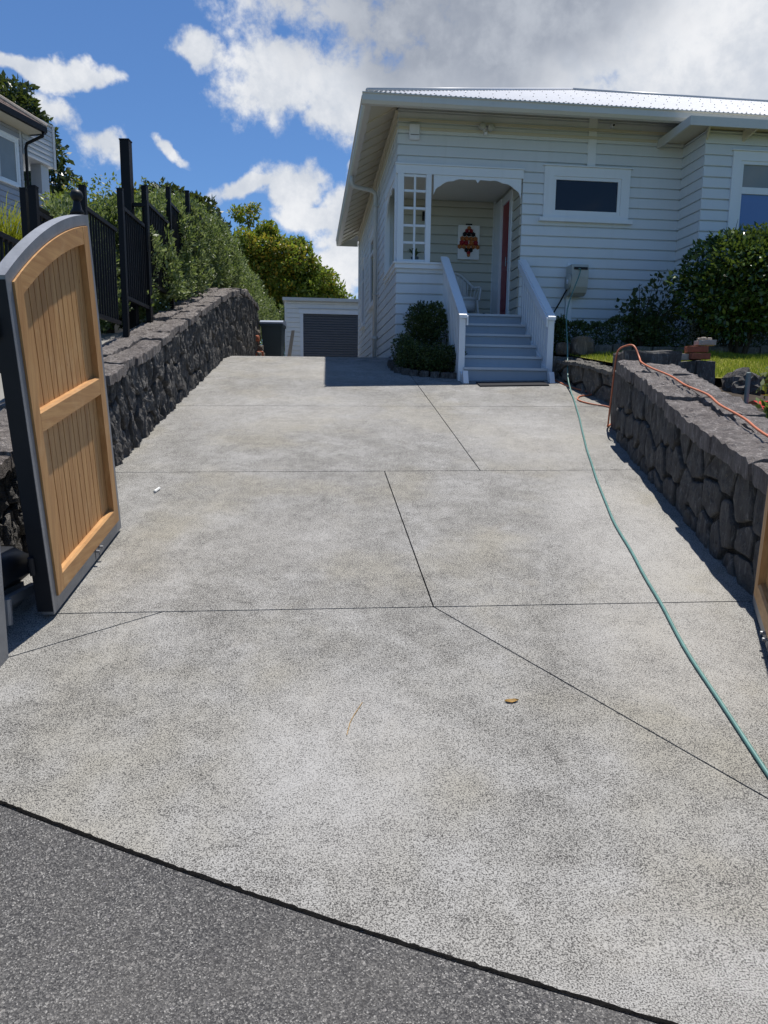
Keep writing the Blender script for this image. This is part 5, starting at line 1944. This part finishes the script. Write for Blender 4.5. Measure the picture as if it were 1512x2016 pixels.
for (x, y, z, l) in ((5.15, 10.9, 4.05, 0.28), (5.75, 10.85, 4.15, 0.3), (5.95, 10.85, 4.08, 0.22), (5.45, 10.9, 4.12, 0.16)):
    obj('sprig', MB().tube([(x, y, z), (x + 0.01, y, z + l * 0.6), (x + 0.03, y, z + l)], [0.006, 0.004, 0.002], 5), 'twig', bush)

# sparse rose shrub by the wall
rose = thing('rose_shrub', (4.05, 11.35, 2.4), 'sparse leggy rose shrub against the weatherboards between reel and bush', 'shrub')
RP, RO = [], []
rr = random.Random(3)
for k in range(15):
    a = rr.uniform(0, 6.28)
    sp = rr.uniform(0.1, 0.62)
    hgt = rr.uniform(0.5, 1.28)
    c = [(4.05, 11.35, 2.35), (4.05 + sp * 0.45 * math.cos(a), 11.35 + sp * 0.2 * math.sin(a), 2.4 + hgt * 0.5), (4.1 + sp * math.cos(a), 11.3 + sp * 0.4 * math.sin(a), 2.4 + hgt)]
    pth = smooth_path(c, 6)
    obj('cane', MB().tube(pth, [0.009 - 0.006 * i / (len(pth) - 1) for i in range(len(pth))], 6), 'twig', rose)
    for i, p in enumerate(pth):
        if i > 3:
            for q in range(5):
                RP.append((p.x + rr.uniform(-.09, .09), p.y + rr.uniform(-.07, .07), p.z + rr.uniform(-.07, .07)))
                RO.append((rr.uniform(-1, 1), rr.uniform(-1, 1), 0.3))
leaf_mesh('foliage', np.array(RP), norm(np.array(RO)), 0.085, 0.05, 'leaf_rose', rose, 0.3, 0.2)

# corner bed left of the steps: clipped ball, low hedge, stone edging
b0 = H(0.42, -0.55, 0)
ball = thing('ball_shrub', (b0[0], b0[1], 2.1), 'rounded dark box shrub between the porch wall and the steps', 'shrub')
cl = [((b0[0], b0[1], 2.72), (0.32, 0.30, 0.40)), ((b0[0] + 0.1, b0[1], 2.88), (0.22, 0.2, 0.28)), ((b0[0] - 0.12, b0[1], 2.85), (0.16, 0.2, 0.30))]
P, O = clump_points(cl, 7000, 8, 0.12, 0.4)
leaf_mesh('foliage', P, O, 0.042, 0.02, 'leaf_box', ball, 0.6, 0.3)
obj('stem', MB().tube([(b0[0], b0[1], 2.0), (b0[0], b0[1], 2.6)], [0.03, 0.02], 8), 'twig', ball)
low = thing('box_hedge', H(0.4, -1.05, 2.0), 'low straggly box hedge edging the corner bed left of the steps', 'hedge')
cl = []
for k in range(7):
    f = k / 6
    u_, w_ = 0.08 + 0.68 * f, -0.95 - 0.22 * math.sin(f * 2.2)
    p = H(u_, w_, 0)
    cl.append(((p[0], p[1], gz(p[1]) + 0.24), (0.17, 0.16, 0.20)))
for k in range(3):
    p = H(0.02 + 0.03 * k, -0.62 + 0.1 * -k, 0)
    cl.append(((p[0], p[1], gz(p[1]) + 0.28), (0.15, 0.15, 0.24)))
P, O = clump_points(cl, 9000, 9, 0.16, 0.4)
leaf_mesh('foliage', P, O, 0.036, 0.017, 'leaf_box', low, 0.5, 0.3)
for k in range(0, 10, 2):
    c = cl[k][0]
    obj('stem', MB().tube([(c[0], c[1], c[2] - 0.35), (c[0] + 0.02, c[1], c[2] + 0.05)], [0.012, 0.006], 6), 'twig', low)
ed = thing('bed_edging', H(0.3, -1.25, 1.9), 'row of small dark stones edging the corner bed beside the steps', 'edging')
epts = [(-0.10, -0.35), (-0.11, -0.55), (-0.10, -0.75), (-0.06, -0.93), (0.03, -1.08), (0.14, -1.19), (0.28, -1.27), (0.43, -1.33), (0.58, -1.38), (0.70, -1.42)]
for k, (u_, w_) in enumerate(epts):
    p = H(u_, w_, 0)
    g_ = gz(p[1])
    obj('stone', rough_block((p[0] - 0.07, p[1] - 0.045, g_ - 0.05), (p[0] + 0.068, p[1] + 0.045, g_ + 0.085), 90 + k, 0.014, 4), 'basalt', ed)
mb = MB()
ring = epts + [(0.75, 0.0), (-0.02, 0.0)]
vs = []
for (u_, w_) in ring:
    p = H(u_, w_, 0)
    vs.append((p[0], p[1], gz(p[1]) + 0.05))
c = H(0.35, -0.5, 0)
vs.append((c[0], c[1], gz(c[1]) + 0.08))
mb.add(vs, [(i, (i + 1) % len(ring), len(ring)) for i in range(len(ring))])
tag(obj('corner_bed', mb, 'soil'), kind='structure')
pegp = H(0.24, -0.30, 0)
tag(obj('bed_peg', MB().rbox((pegp[0] - 0.03, pegp[1] - 0.03, 2.1), (pegp[0] + 0.03, pegp[1] + 0.03, 2.75), 0.008), 'trim_paint'), 'short white timber peg against the porch wall behind the ball shrub', 'peg')

# bed contents behind the right wall: stake, red plastic, seedlings
tag(obj('garden_stake', MB().rbox((3.345, 6.60, 1.45), (3.38, 6.635, 1.91), 0.006), 'stake_grey'), 'upright grey timber stake in the garden bed behind the wall', 'stake')
mbp = MB()
nx, ny = 14, 6
for i in range(nx):
    for j in range(ny):
        x = 3.37 + 0.95 * i / (nx - 1)
        y = 6.3 + 0.34 * j / (ny - 1) + 0.05 * math.sin(i * 0.9)
        z = gz(y) + 0.57 + 0.05 * mnoise.noise(Vector((x * 5, y * 7, 2.0))) + 0.05 * math.sin(j / (ny - 1) * 3.14)
        mbp.v.append((x, y, z))
for i in range(nx - 1):
    for j in range(ny - 1):
        a = i * ny + j
        mbp.f.append((a, a + ny, a + ny + 1, a + 1))
tag(obj('red_sheet', mbp, 'red_plastic', None, True), 'crumpled red plastic lying in the garden bed behind the wall', 'plastic sheet')
for k, (x, y, hgt, lab) in enumerate(((3.56, 6.60, 0.42, 'young leafy seedling beside the red plastic, nearest the stake'), (3.66, 6.75, 0.46, 'taller seedling with pale leaves at the right edge of the picture'),
                                      (3.28, 6.1, 0.2, 'small low seedling on the bed close to the slate coping'))):
    zb = gz(y) + 0.5
    sd_ = thing('seedling', (x, y, zb), lab, 'plant', 'seedlings in the garden bed')
    obj('stem', MB().tube([(x, y, zb), (x + 0.02, y, zb + hgt * 0.6), (x - 0.02, y, zb + hgt)], [0.008, 0.006, 0.003], 6), 'leaf_light', sd_)
    n_ = 26
    pts = np.stack([x + rng.normal(0, 0.05, n_), y + rng.normal(0, 0.05, n_), zb + rng.uniform(0.3, 1.0, n_) * hgt], 1)
    leaf_mesh('foliage', pts, norm(rng.normal(size=(n_, 3))), 0.09, 0.04, 'leaf_light', sd_, 0.2, 0.2)

# ------------------------------------------------------------------ garage at the back
GA = (-2.17, 12.0)
gar = thing('garage', H(-2.17, 12.0, CREST), 'white weatherboard garage with grey roller door at the top of the driveway', 'garage', rz=HYAW)
gb, gt_ = CREST - CREST, 2.42


def gpz(name, mb, mat, parent=None, smooth=False):
    return obj(name, mb, mat, parent or gar, smooth, world=False)


gpz('wall_core', MB().box((0.02, 0.03, -0.3), (0.60, 4.5, gt_)), 'garage_paint')
gpz('wall_core', MB().box((0.601, 0.03, 2.06), (4.2, 4.5, gt_)), 'garage_paint')
gpz('wall_core', MB().box((3.2, 0.03, -0.3), (4.2, 4.5, 2.059)), 'garage_paint')
boards(gar, lambda a, d, z: (a, 0.03 - d, z), 0.07, 4.2, -0.2, gt_, 0.15, 'garage_paint', holes=((0.52, 3.3, -1, 2.08),))
gpz('corner_board', MB().box((0.0, -0.005, -0.2), (0.069, 0.06, gt_)), 'garage_paint')
gpz('door_frame', MB().box((0.50, -0.02, -0.2), (0.60, 0.03, 2.03)), 'trim_paint')
gpz('door_frame', MB().box((3.2, -0.02, -0.2), (3.3, 0.03, 2.03)), 'trim_paint')
gpz('door_head', MB().box((0.46, -0.03, 2.031), (3.34, 0.03, 2.17)), 'trim_paint')
gpz('head_flashing', MB().box((0.44, -0.05, 2.171), (3.36, 0.03, 2.19)), 'gutter_paint')
rd = gpz('roller_door', MB().box((0.601, 0.06, -0.3), (3.199, 0.08, 2.03)), 'step_paint')
MATS_door = simple('door_slate', (0.085, 0.095, 0.115), 0.5, 0.08, 3.0)
for k in range(27):
    z = -0.12 + k * 0.08
    gpz('slat', MB().prism([(z, 0.059), (z + 0.006, 0.035), (z + 0.055, 0.030), (z + 0.072, 0.045), (z + 0.0785, 0.059)], 0.602, 3.198, lambda zz, d, u: (u, d, zz)), 'door_slate', rd)
gpz('door_handle', MB().box((1.75, 0.01, 0.47), (1.98, 0.029, 0.51)), 'black_metal', rd)
gpz('roof_edge', MB().box((-0.06, -0.12, gt_ + 0.001), (4.3, 4.6, gt_ + 0.10)), 'gutter_paint')

# wheelie bin, leaning board and rubble at the end of the left wall
bx, by = -2.72, 17.4
binr = thing('wheelie_bin', (bx, by, CREST), 'dark wheelie bin with blue-grey lid beside the garage', 'bin')
mb = MB()
vs = []
for (hw, hd, z) in ((0.20, 0.22, 0.06), (0.25, 0.28, 0.98)):
    vs += [(bx - hw, by - hd, CREST + z), (bx + hw, by - hd, CREST + z), (bx + hw, by + hd, CREST + z), (bx - hw, by + hd, CREST + z)]
obj('body', mb.add(vs, [(0, 3, 2, 1), (4, 5, 6, 7), (0, 1, 5, 4), (1, 2, 6, 5), (2, 3, 7, 6), (3, 0, 4, 7)]), 'bin_green', binr)
obj('rim', MB().box((bx - 0.27, by - 0.30, CREST + 0.94), (bx + 0.27, by + 0.30, CREST + 1.0)), 'bin_green', binr)
lid = MB().prism([(-0.31, 1.002), (-0.31, 1.04), (-0.2, 1.09), (0.25, 1.11), (0.32, 1.05), (0.32, 1.002)], bx - 0.275, bx + 0.275, lambda d, z, x: (x, by + d, CREST + z))
obj('lid', lid, 'bin_lid', binr)
obj('handle', MB().tube([(bx - 0.2, by + 0.34, CREST + 1.0), (bx + 0.2, by + 0.34, CREST + 1.0)], 0.016, 8), 'bin_green', binr)
for sx in (-1, 1):
    obj('wheel', MB().tube([(bx + sx * 0.2, by + 0.24, CREST + 0.1), (bx + sx * 0.25, by + 0.24, CREST + 0.1)], 0.1, 14), 'black_rubber', binr)
bd = thing('leaning_board', (-2.45, 18.6, CREST), 'pale timber board leaning against the side of the garage', 'board')
obj('plank', MB().add([(-2.60, 18.5, CREST), (-2.50, 18.5, CREST), (-2.36, 18.6, CREST + 1.0), (-2.44, 18.6, CREST + 1.0),
                       (-2.60, 18.53, CREST), (-2.50, 18.53, CREST), (-2.36, 18.63, CREST + 1.0), (-2.44, 18.63, CREST + 1.0)],
                      [(0, 1, 2, 3), (7, 6, 5, 4), (0, 4, 5, 1), (1, 5, 6, 2), (2, 6, 7, 3), (3, 7, 4, 0)]), 'brick_pale', bd)
rr = random.Random(5)
heap = thing('rubble_heap', (-3.0, 17.0, CREST), 'heap of reddish brown stones between the left wall end and the bin', 'rubble')
for k in range(26):
    lay = k // 6
    boulder('stone', (-3.02 + rr.uniform(-0.16, 0.16) + lay * -0.03, 16.55 + rr.uniform(-0.2, 0.2), CREST + 0.08 + 0.17 * lay + rr.uniform(-.03, .03)), (0.11, 0.1, 0.09), ('rock_brown', 'rock_brown', 'brick_red')[k % 3], 120 + k, parent=heap, sub=2, amp=0.4)

# ------------------------------------------------------------------ hedge shrubs along the fence
HTOP = table([(8.0, 3.75), (8.35, 3.86), (9.5, 4.15), (10.7, 4.6), (12.1, 5.0), (15.6, 5.4), (17.9, 5.55), (20.5, 5.1), (23.9, 4.7)])
names_h = ['first pale green hedge shrub behind the fence, next to the tall black post', 'second hedge shrub along the fence, sprouting around the pickets', 'third hedge shrub along the fence',
           'fourth hedge shrub along the fence, by the post poking through', 'fifth hedge shrub along the fence', 'sixth hedge shrub, above the middle of the stone wall', 'seventh hedge shrub, above the wall where it levels off',
           'eighth hedge shrub, near the highest part of the hedge', 'ninth hedge shrub, at the tall far end of the hedge', 'tenth hedge shrub, past the top of the stone wall', 'eleventh hedge shrub, sloping down behind the wall end', 'last hedge shrub, lowest, next to the bin']
hy = [8.55, 9.4, 10.25, 11.1, 11.95, 12.85, 13.8, 14.8, 15.9, 17.1, 18.6, 20.2]
for k, y in enumerate(hy):
    x = lw_off(min(y, 17.9), 1.05 if y < 9 else (0.82 if y < 10 else 0.70))
    zb, zt = LWTOP(y) - 0.08, HTOP(y) - 0.14
    sp = (hy[min(k + 1, 11)] - hy[max(k - 1, 0)]) / 2 if 0 < k < 11 else 1.0
    root = thing('hedge_shrub', (x, y, zb), names_h[k], 'shrub', 'hedge shrubs along the left fence')
    h = zt - zb
    cl = [((x + rng.uniform(-.06, .06), y, zb + h * 0.30), (0.46, sp * 0.50, h * 0.34)),
          ((x + rng.uniform(-.06, .06), y + 0.05, zb + h * 0.62), (0.42, sp * 0.43, h * 0.36)),
          ((x + rng.uniform(-.06, .06), y - 0.05, zb + h * 0.80), (0.30, sp * 0.33, h * 0.24))]
    if y > 16.5:
        cl.append(((x + 0.35, y, zb + h * 0.2), (0.5, sp * 0.6, h * 0.45)))
    P, O = clump_points(cl, 9000, 200 + k, 0.13, 0.3)
    leaf_mesh('foliage', P, O, 0.070, 0.026, 'leaf_hedge', root, 0.3, 0.6)
    nsh = 18
    sp_p, sp_o = [], []
    for q in range(nsh):
        a = rng.uniform(0, 6.28)
        bx_, by_ = x + 0.34 * math.cos(a) * rng.uniform(.3, 1), y + sp * 0.45 * math.sin(a)
        z1_ = zb + h * rng.uniform(0.75, 1.0)
        L_ = rng.uniform(0.08, 0.22)
        for i in range(14):
            sp_p.append((bx_ + rng.normal(0, .012), by_ + rng.normal(0, .012), z1_ + L_ * i / 14))
            sp_o.append((math.cos(i * 2.4), math.sin(i * 2.4), 0.8))
    leaf_mesh('shoots', np.array(sp_p), norm(np.array(sp_o)), 0.055, 0.02, 'leaf_hedge', root, 0.6, 0.3)['kind'] = 'stuff'
    obj('stem', MB().tube([(x, y, zb - 0.05), (x, y, zb + h * 0.4), (x + 0.04, y, zb + h * 0.8)], [0.03, 0.02, 0.008], 7), 'twig', root)


hedge_box('boundary_hedge', 'plain green hedge closing the yard left of the garage', 'hedge', -6.5, -3.3, 25.5, 26.6, CREST, 2.3, 14000, 'leaf_hedge', 0.09, 7)


# ------------------------------------------------------------------ trees
def tree(name, label, base, trunk_h, trunk_r, clumps, n, leaf, leafw, mat, seed, limbs=9, group=None, inner=0.3, amp=0.2, outward=0.3, up=0.1):
    root = thing(name, base, label, 'tree', group)
    b = Vector(base)
    topc = Vector((sum(c[0][0] for c in clumps) / len(clumps), sum(c[0][1] for c in clumps) / len(clumps), sum(c[0][2] for c in clumps) / len(clumps)))
    fork = b + (topc - b) * 0.35 + Vector((0, 0, 0))
    fork.z = b.z + trunk_h
    obj('trunk', MB().tube(smooth_path([b, b.lerp(fork, 0.5) + Vector((0.1, 0, 0)), fork], 4), [trunk_r * (1 - 0.45 * i / 8) for i in range(9)], 10), 'bark', root, True)
    rr_ = random.Random(seed)
    for k, (c, r) in enumerate(clumps[:limbs]):
        c = Vector(c)
        mid = fork.lerp(c, 0.5) + Vector((rr_.uniform(-.3, .3), rr_.uniform(-.3, .3), rr_.uniform(-.1, .4)))
        pth = smooth_path([fork - Vector((0, 0, 0.2)), mid, c], 5)
        lb = obj('limb', MB().tube(pth, [trunk_r * (0.45 - 0.38 * i / (len(pth) - 1)) for i in range(len(pth))], 7), 'bark', root, True)
        for q in range(3):
            d = Vector((rr_.uniform(-1, 1), rr_.uniform(-1, 1), rr_.uniform(-0.2, 1))).normalized()
            e = c + Vector((d.x * r[0], d.y * r[1], d.z * r[2])) * 0.85
            obj('branch', MB().tube([c.lerp(mid, 0.3), c.lerp(e, 0.5), e], [trunk_r * 0.12, trunk_r * 0.07, trunk_r * 0.03], 5), 'bark', lb)
    P, O = clump_points(clumps, n, seed, amp, inner)
    leaf_mesh('crown', P, O, leaf, leafw, mat, root, outward, up)
    return root


def crown_clumps(c, r, n, seed, cr=(0.28, 0.42)):
    rr_ = random.Random(seed)
    out = []
    for k in range(n):
        while True:
            d = Vector((rr_.uniform(-1, 1), rr_.uniform(-1, 1), rr_.uniform(-0.8, 1)))
            if 0.3 < d.length < 0.9:
                break
        q = rr_.uniform(*cr)
        out.append(((c[0] + d.x * r[0], c[1] + d.y * r[1], c[2] + d.z * r[2]), (r[0] * q, r[1] * q, r[2] * q * 0.8)))
    return out


# big yellow-green tree behind the garage
cl = [((-6.2, 30.6, 7.4), (0.85, 0.9, 1.0)), ((-5.3, 30.5, 7.7), (0.9, 0.9, 0.85)), ((-4.5, 30.6, 7.6), (0.85, 0.9, 0.75)), ((-3.7, 30.5, 7.1), (0.85, 0.8, 0.75)),
      ((-2.9, 30.6, 6.5), (0.75, 0.8, 0.7)), ((-2.3, 30.5, 5.8), (0.65, 0.7, 0.6)), ((-1.8, 30.6, 5.2), (0.55, 0.6, 0.45)), ((-6.2, 30.4, 6.0), (0.9, 0.9, 1.1)),
      ((-5.2, 30.2, 6.3), (1.0, 0.8, 0.9)), ((-4.2, 30.2, 6.1), (1.0, 0.8, 0.9)), ((-3.2, 30.2, 5.4), (0.9, 0.8, 0.8)), ((-5.8, 30.2, 4.8), (1.0, 0.8, 0.9)), ((-4.6, 30.1, 5.0), (1.0, 0.8, 0.8)),
      ((-3.6, 30.1, 4.5), (1.0, 0.8, 0.7)), ((-2.4, 30.2, 4.7), (0.8, 0.7, 0.6)), ((-1.5, 30.6, 4.7), (0.45, 0.5, 0.35)), ((-4.9, 30.5, 8.5), (0.4, 0.4, 0.35)), ((-3.6, 30.5, 7.9), (0.35, 0.4, 0.3))]
tree('broadleaf_tree', 'large yellow-green tree behind the garage roof', (-4.0, 31.5, 2.2), 1.6, 0.28, cl, 46000, 0.17, 0.085, 'leaf_tree', 21, 30, amp=0.26)
# sparse branch poking from behind on its upper left
cl = [((-6.3, 33, 9.7), (0.6, 0.5, 0.42)), ((-5.6, 33, 9.1), (0.4, 0.4, 0.25)), ((-6.7, 33, 9.9), (0.3, 0.3, 0.25)), ((-6.0, 33, 10.1), (0.28, 0.3, 0.2))]
tree('slender_tree', 'slender sparse sapling crown standing up behind the hedge end', (-6.2, 33.2, 2.2), 5.5, 0.10, cl, 900, 0.16, 0.08, 'leaf_tree', 22, 4, inner=0.6)
# dark tree masses beyond the hedge
cl = crown_clumps((-12.9, 44, 12.0), (2.6, 2.2, 1.9), 16, 9, (0.3, 0.5)) + [((-14.4, 43, 11.2), (2.0, 2, 1.8)), ((-11.6, 43, 11.0), (2.0, 2, 1.8))]
tree('dark_tree', 'dark green dome-shaped tree rising behind the hedge top', (-12.9, 45, 3), 7.0, 0.4, cl, 14000, 0.34, 0.19, 'leaf_dark_tree', 23, 10, 'dark trees beyond the hedge')
cl = crown_clumps((-17.6, 43, 11.6), (1.9, 2.0, 1.4), 9, 10, (0.3, 0.5)) + [((-17.4, 42.8, 10.9), (2.0, 1.6, 1.4))]
tree('dark_tree', 'smaller dark tree top just left of the tall black post', (-17.6, 44, 3), 6.5, 0.3, cl, 5000, 0.34, 0.19, 'leaf_dark_tree', 24, 6, 'dark trees beyond the hedge')
# glossy tree behind the neighbouring house
cl = [((-18.5, 33, 14.6), (2.0, 1.6, 1.1)), ((-17.0, 33, 14.2), (1.6, 1.4, 1.0)), ((-16.2, 33, 13.4), (1.2, 1.2, 0.9)), ((-15.4, 33, 12.4), (1.0, 1.0, 0.9)), ((-14.9, 33, 11.0), (0.9, 1.0, 0.9)),
      ((-14.6, 33, 9.8), (1.0, 1.0, 0.9)), ((-14.4, 33, 8.6), (1.0, 1.0, 0.9)), ((-16.2, 33, 10.6), (1.2, 1.2, 1.3)), ((-16.0, 33, 8.8), (1.2, 1.2, 1.2)), ((-17.6, 33, 12.4), (1.6, 1.4, 1.2)), ((-17.8, 33, 9.6), (1.5, 1.4, 1.4))]
tree('magnolia_tree', 'tall dark glossy tree behind the neighbouring grey house', (-17, 34, 3.0), 4.5, 0.35, cl, 15000, 0.27, 0.15, 'leaf_magnolia', 25, 11)
# yellowish shrub seen above the fence left of the tall post
cl = [((-6.0, 14.3, 5.0), (0.75, 0.8, 0.7)), ((-5.3, 14.6, 5.1), (0.7, 0.8, 0.7)), ((-5.9, 14.4, 4.2), (0.9, 0.8, 0.8)), ((-5.0, 14.2, 4.3), (0.8, 0.7, 0.8))]
tree('garden_shrub', 'loose yellowish green shrub behind the fence left of the tall black post', (-5.6, 14.4, 3.5), 0.4, 0.06, cl, 7000, 0.075, 0.035, 'leaf_tree', 26, 4)

# lime coloured grass clump at the far left
lime = thing('lime_grass_clump', (-4.55, 8.7, 2.45), 'bright lime-yellow arching grass clump at the left edge behind the fence', 'grass clump')
V, Q = [], []
for k in range(1500):
    a = rng.uniform(0, 6.28)
    L_ = rng.uniform(0.7, 1.5)
    hgt = rng.uniform(0.8, 1.32)
    bx_, by_ = -4.55 + rng.normal(0, 0.1), 8.7 + rng.normal(0, 0.1)
    c, s = math.cos(a), math.sin(a)
    b0_ = len(V)
    for i in range(6):
        t = i / 5
        r_ = L_ * 0.75 * t ** 1.3
        z_ = 2.55 + hgt * (1.9 * t - 0.95 * t * t)
        if t > 0.7:
            z_ -= 0.25 * (t - 0.7)
        ww = 0.007 * (1 - t) + 0.001
        V += [(bx_ + c * r_ - s * ww, by_ + s * r_ + c * ww, z_), (bx_ + c * r_ + s * ww, by_ + s * r_ - c * ww, z_)]
    for i in range(5):
        Q.append((b0_ + 2 * i, b0_ + 2 * i + 1, b0_ + 2 * i + 3, b0_ + 2 * i + 2))
mesh_np('blades', np.array(V), np.array(Q), 'leaf_lime', lime)
obj('crown_base', MB().lathe([(0.16, 0), (0.18, 0.1), (0.1, 0.25)], (-4.55, 8.7, 2.38), 12), 'grass_dry', lime)

# ------------------------------------------------------------------ neighbouring house
NYAW = R(-14)
nb_o = (-11.27, 23.0, 0.0)
nh = thing('grey_house', nb_o, 'grey weatherboard house with tiled roof and white balcony on the left', 'house', rz=NYAW)


def np_(name, mb, mat, parent=None, smooth=False):
    return obj(name, mb, mat, parent or nh, smooth, world=False)


np_('wall_core', MB().box((-6, -7, 3.0), (-0.03, 0.0, 9.75)), 'neighbour_paint')
nside = lambda a, d, z: (-0.03 + d, a, z)
boards(nh, nside, -5.0, 0.0, 6.2, 9.7, 0.17, 'neighbour_paint', holes=((-2.1, -0.14, 8.0, 9.42),))
boards(nh, lambda a, d, z: (a, 0.0 + d, z), -6, 0.0, 6.2, 9.7, 0.17, 'neighbour_paint')
np_('corner_board', MB().box((-0.05, -0.06, 6.0), (0.005, 0.03, 9.72)), 'neighbour_white')
wn = window(nh, lambda a, d, z: (-0.02 + d, a, z), -2.1, -0.14, 8.02, 9.40, 0.09, glass='pale_glass')
obj('mullion', MB().box((-1.02, 0.0, 8.1), (-0.94, 0.05, 9.3), lambda a, d, z: (-0.02 + d, a, z)), 'neighbour_white', wn, world=False)
# eave, gutter and tiled roof
np_('eave_soffit', MB().box((-0.02, -7, 9.70), (0.55, 0.35, 9.74)), 'soffit_paint')
np_('gutter', MB().box((0.551, -7, 9.70), (0.67, 0.37, 9.86)), 'black_metal')
np_('gutter_return', MB().box((-1.0, 0.351, 9.70), (0.55, 0.47, 9.86)), 'black_metal')
rfn = np_('roof', MB().add([(0.6, -7.2, 9.85), (0.6, 0.4, 9.85), (-2.6, -2.2, 11.9), (-2.6, -7.2, 11.9), (-6.2, 0.4, 9.85)], [(0, 1, 2, 3), (1, 4, 2)]), 'roof_tile')
for r_ in range(9):
    for k in range(26):
        t = r_ / 9.0
        y = -7.0 + k * 0.30 + (0.15 if r_ % 2 else 0)
        x = 0.62 - 3.2 * t
        z = 9.87 + 2.05 * t
        if y + 0.28 > 0.4 - 2.6 * t:
            continue
        np_('roof_shingle', MB().add([(x, y, z), (x, y + 0.285, z), (x - 0.40, y + 0.285, z + 0.275), (x - 0.40, y, z + 0.275),
                                      (x, y, z + 0.03), (x, y + 0.285, z + 0.03), (x - 0.40, y + 0.285, z + 0.265), (x - 0.40, y, z + 0.265)],
                                     [(0, 1, 2, 3), (4, 7, 6, 5), (0, 4, 5, 1), (1, 5, 6, 2), (3, 7, 4, 0)]), 'roof_tile', rfn)
np_('hip_tiles', MB().tube([(0.62, 0.42, 9.90), (-2.6, -2.2, 11.98)], 0.09, 8), 'brick_pale', rfn)
np_('downpipe', MB().tube([(0.58, 0.28, 9.72), (0.58, 0.28, 9.6), (0.12, 0.10, 9.35), (0.09, 0.08, 9.2), (0.09, 0.08, 6.0)], 0.045, 10), 'black_metal', None, True)
# balcony block, post and lower wall
bal = np_('balcony', MB().box((-3.2, 0.10, 9.06), (-0.05, 1.52, 10.30)), 'neighbour_white')
boards(nh, lambda a, d, z: (-0.05 + d, a, z), 0.10, 1.52, 9.06, 10.28, 0.155, 'neighbour_white')
boards(nh, lambda a, d, z: (a, 0.10 - d, z), -3.2, -0.05, 9.06, 10.28, 0.155, 'neighbour_white')
np_('balcony_corner', MB().box((-0.06, 1.45, 9.03), (0.0, 1.56, 10.34)), 'neighbour_white', bal)
np_('balcony_cap', MB().box((-3.25, 0.05, 10.301), (0.0, 1.58, 10.36)), 'neighbour_white', bal)
np_('balcony_post', MB().box((-0.55, 1.0, 7.9), (-0.15, 1.35, 9.059)), 'neighbour_white')
np_('lower_wall', MB().box((-3.2, 0.05, 3.2), (-0.06, 2.9, 8.02)), 'neighbour_white')
boards(nh, lambda a, d, z: (-0.06 + d, a, z), 0.05, 2.9, 6.4, 8.0, 0.165, 'neighbour_paint')
np_('lower_cap', MB().box((-3.2, 0.04, 8.021), (0.0, 2.93, 8.07)), 'neighbour_white')

# ------------------------------------------------------------------ small litter on the drive
lx, ly = 0.60, 3.08
mbl = MB()
prof = [(-0.032, 0.0), (-0.018, 0.009), (0.0, 0.012), (0.02, 0.009), (0.036, 0.0)]
vs = []
for (a, w_) in prof:
    ca, sa = math.cos(0.15), math.sin(0.15)
    for sgn, zz in ((1, 0.011), (0, 0.003), (-1, 0.010)):
        x_, y_ = a, sgn * w_
        px_, py_ = lx + ca * x_ - sa * y_, ly + sa * x_ + ca * y_
        vs.append((px_, py_, gz(py_) - 0.001 + zz * 0.8 + abs(a) * 0.1))
fs = []
for i in range(4):
    for k in range(2):
        q = i * 3 + k
        fs.append((q, q + 3, q + 4, q + 1))
tag(obj('fallen_leaf', mbl.add(vs, fs), 'dry_leaf'), 'curled golden brown leaf lying on the concrete', 'leaf')
tag(obj('cigarette_end', MB().tube([(-1.89, 5.72, gz(5.72) + 0.012), (-1.875, 5.80, gz(5.80) + 0.012)], 0.012, 7), 'paper'), 'small white scrap on the concrete right of the left gate', 'litter')
tw = [(-0.09, 3.06), (-0.125, 2.97), (-0.14, 2.92), (-0.15, 2.84)]
tag(obj('pine_needle', MB().tube([(x, y, gz(y) + 0.004) for x, y in tw], 0.0018, 5), 'dry_leaf'), 'thin orange-brown dry needle lying on the front slab', 'twig')
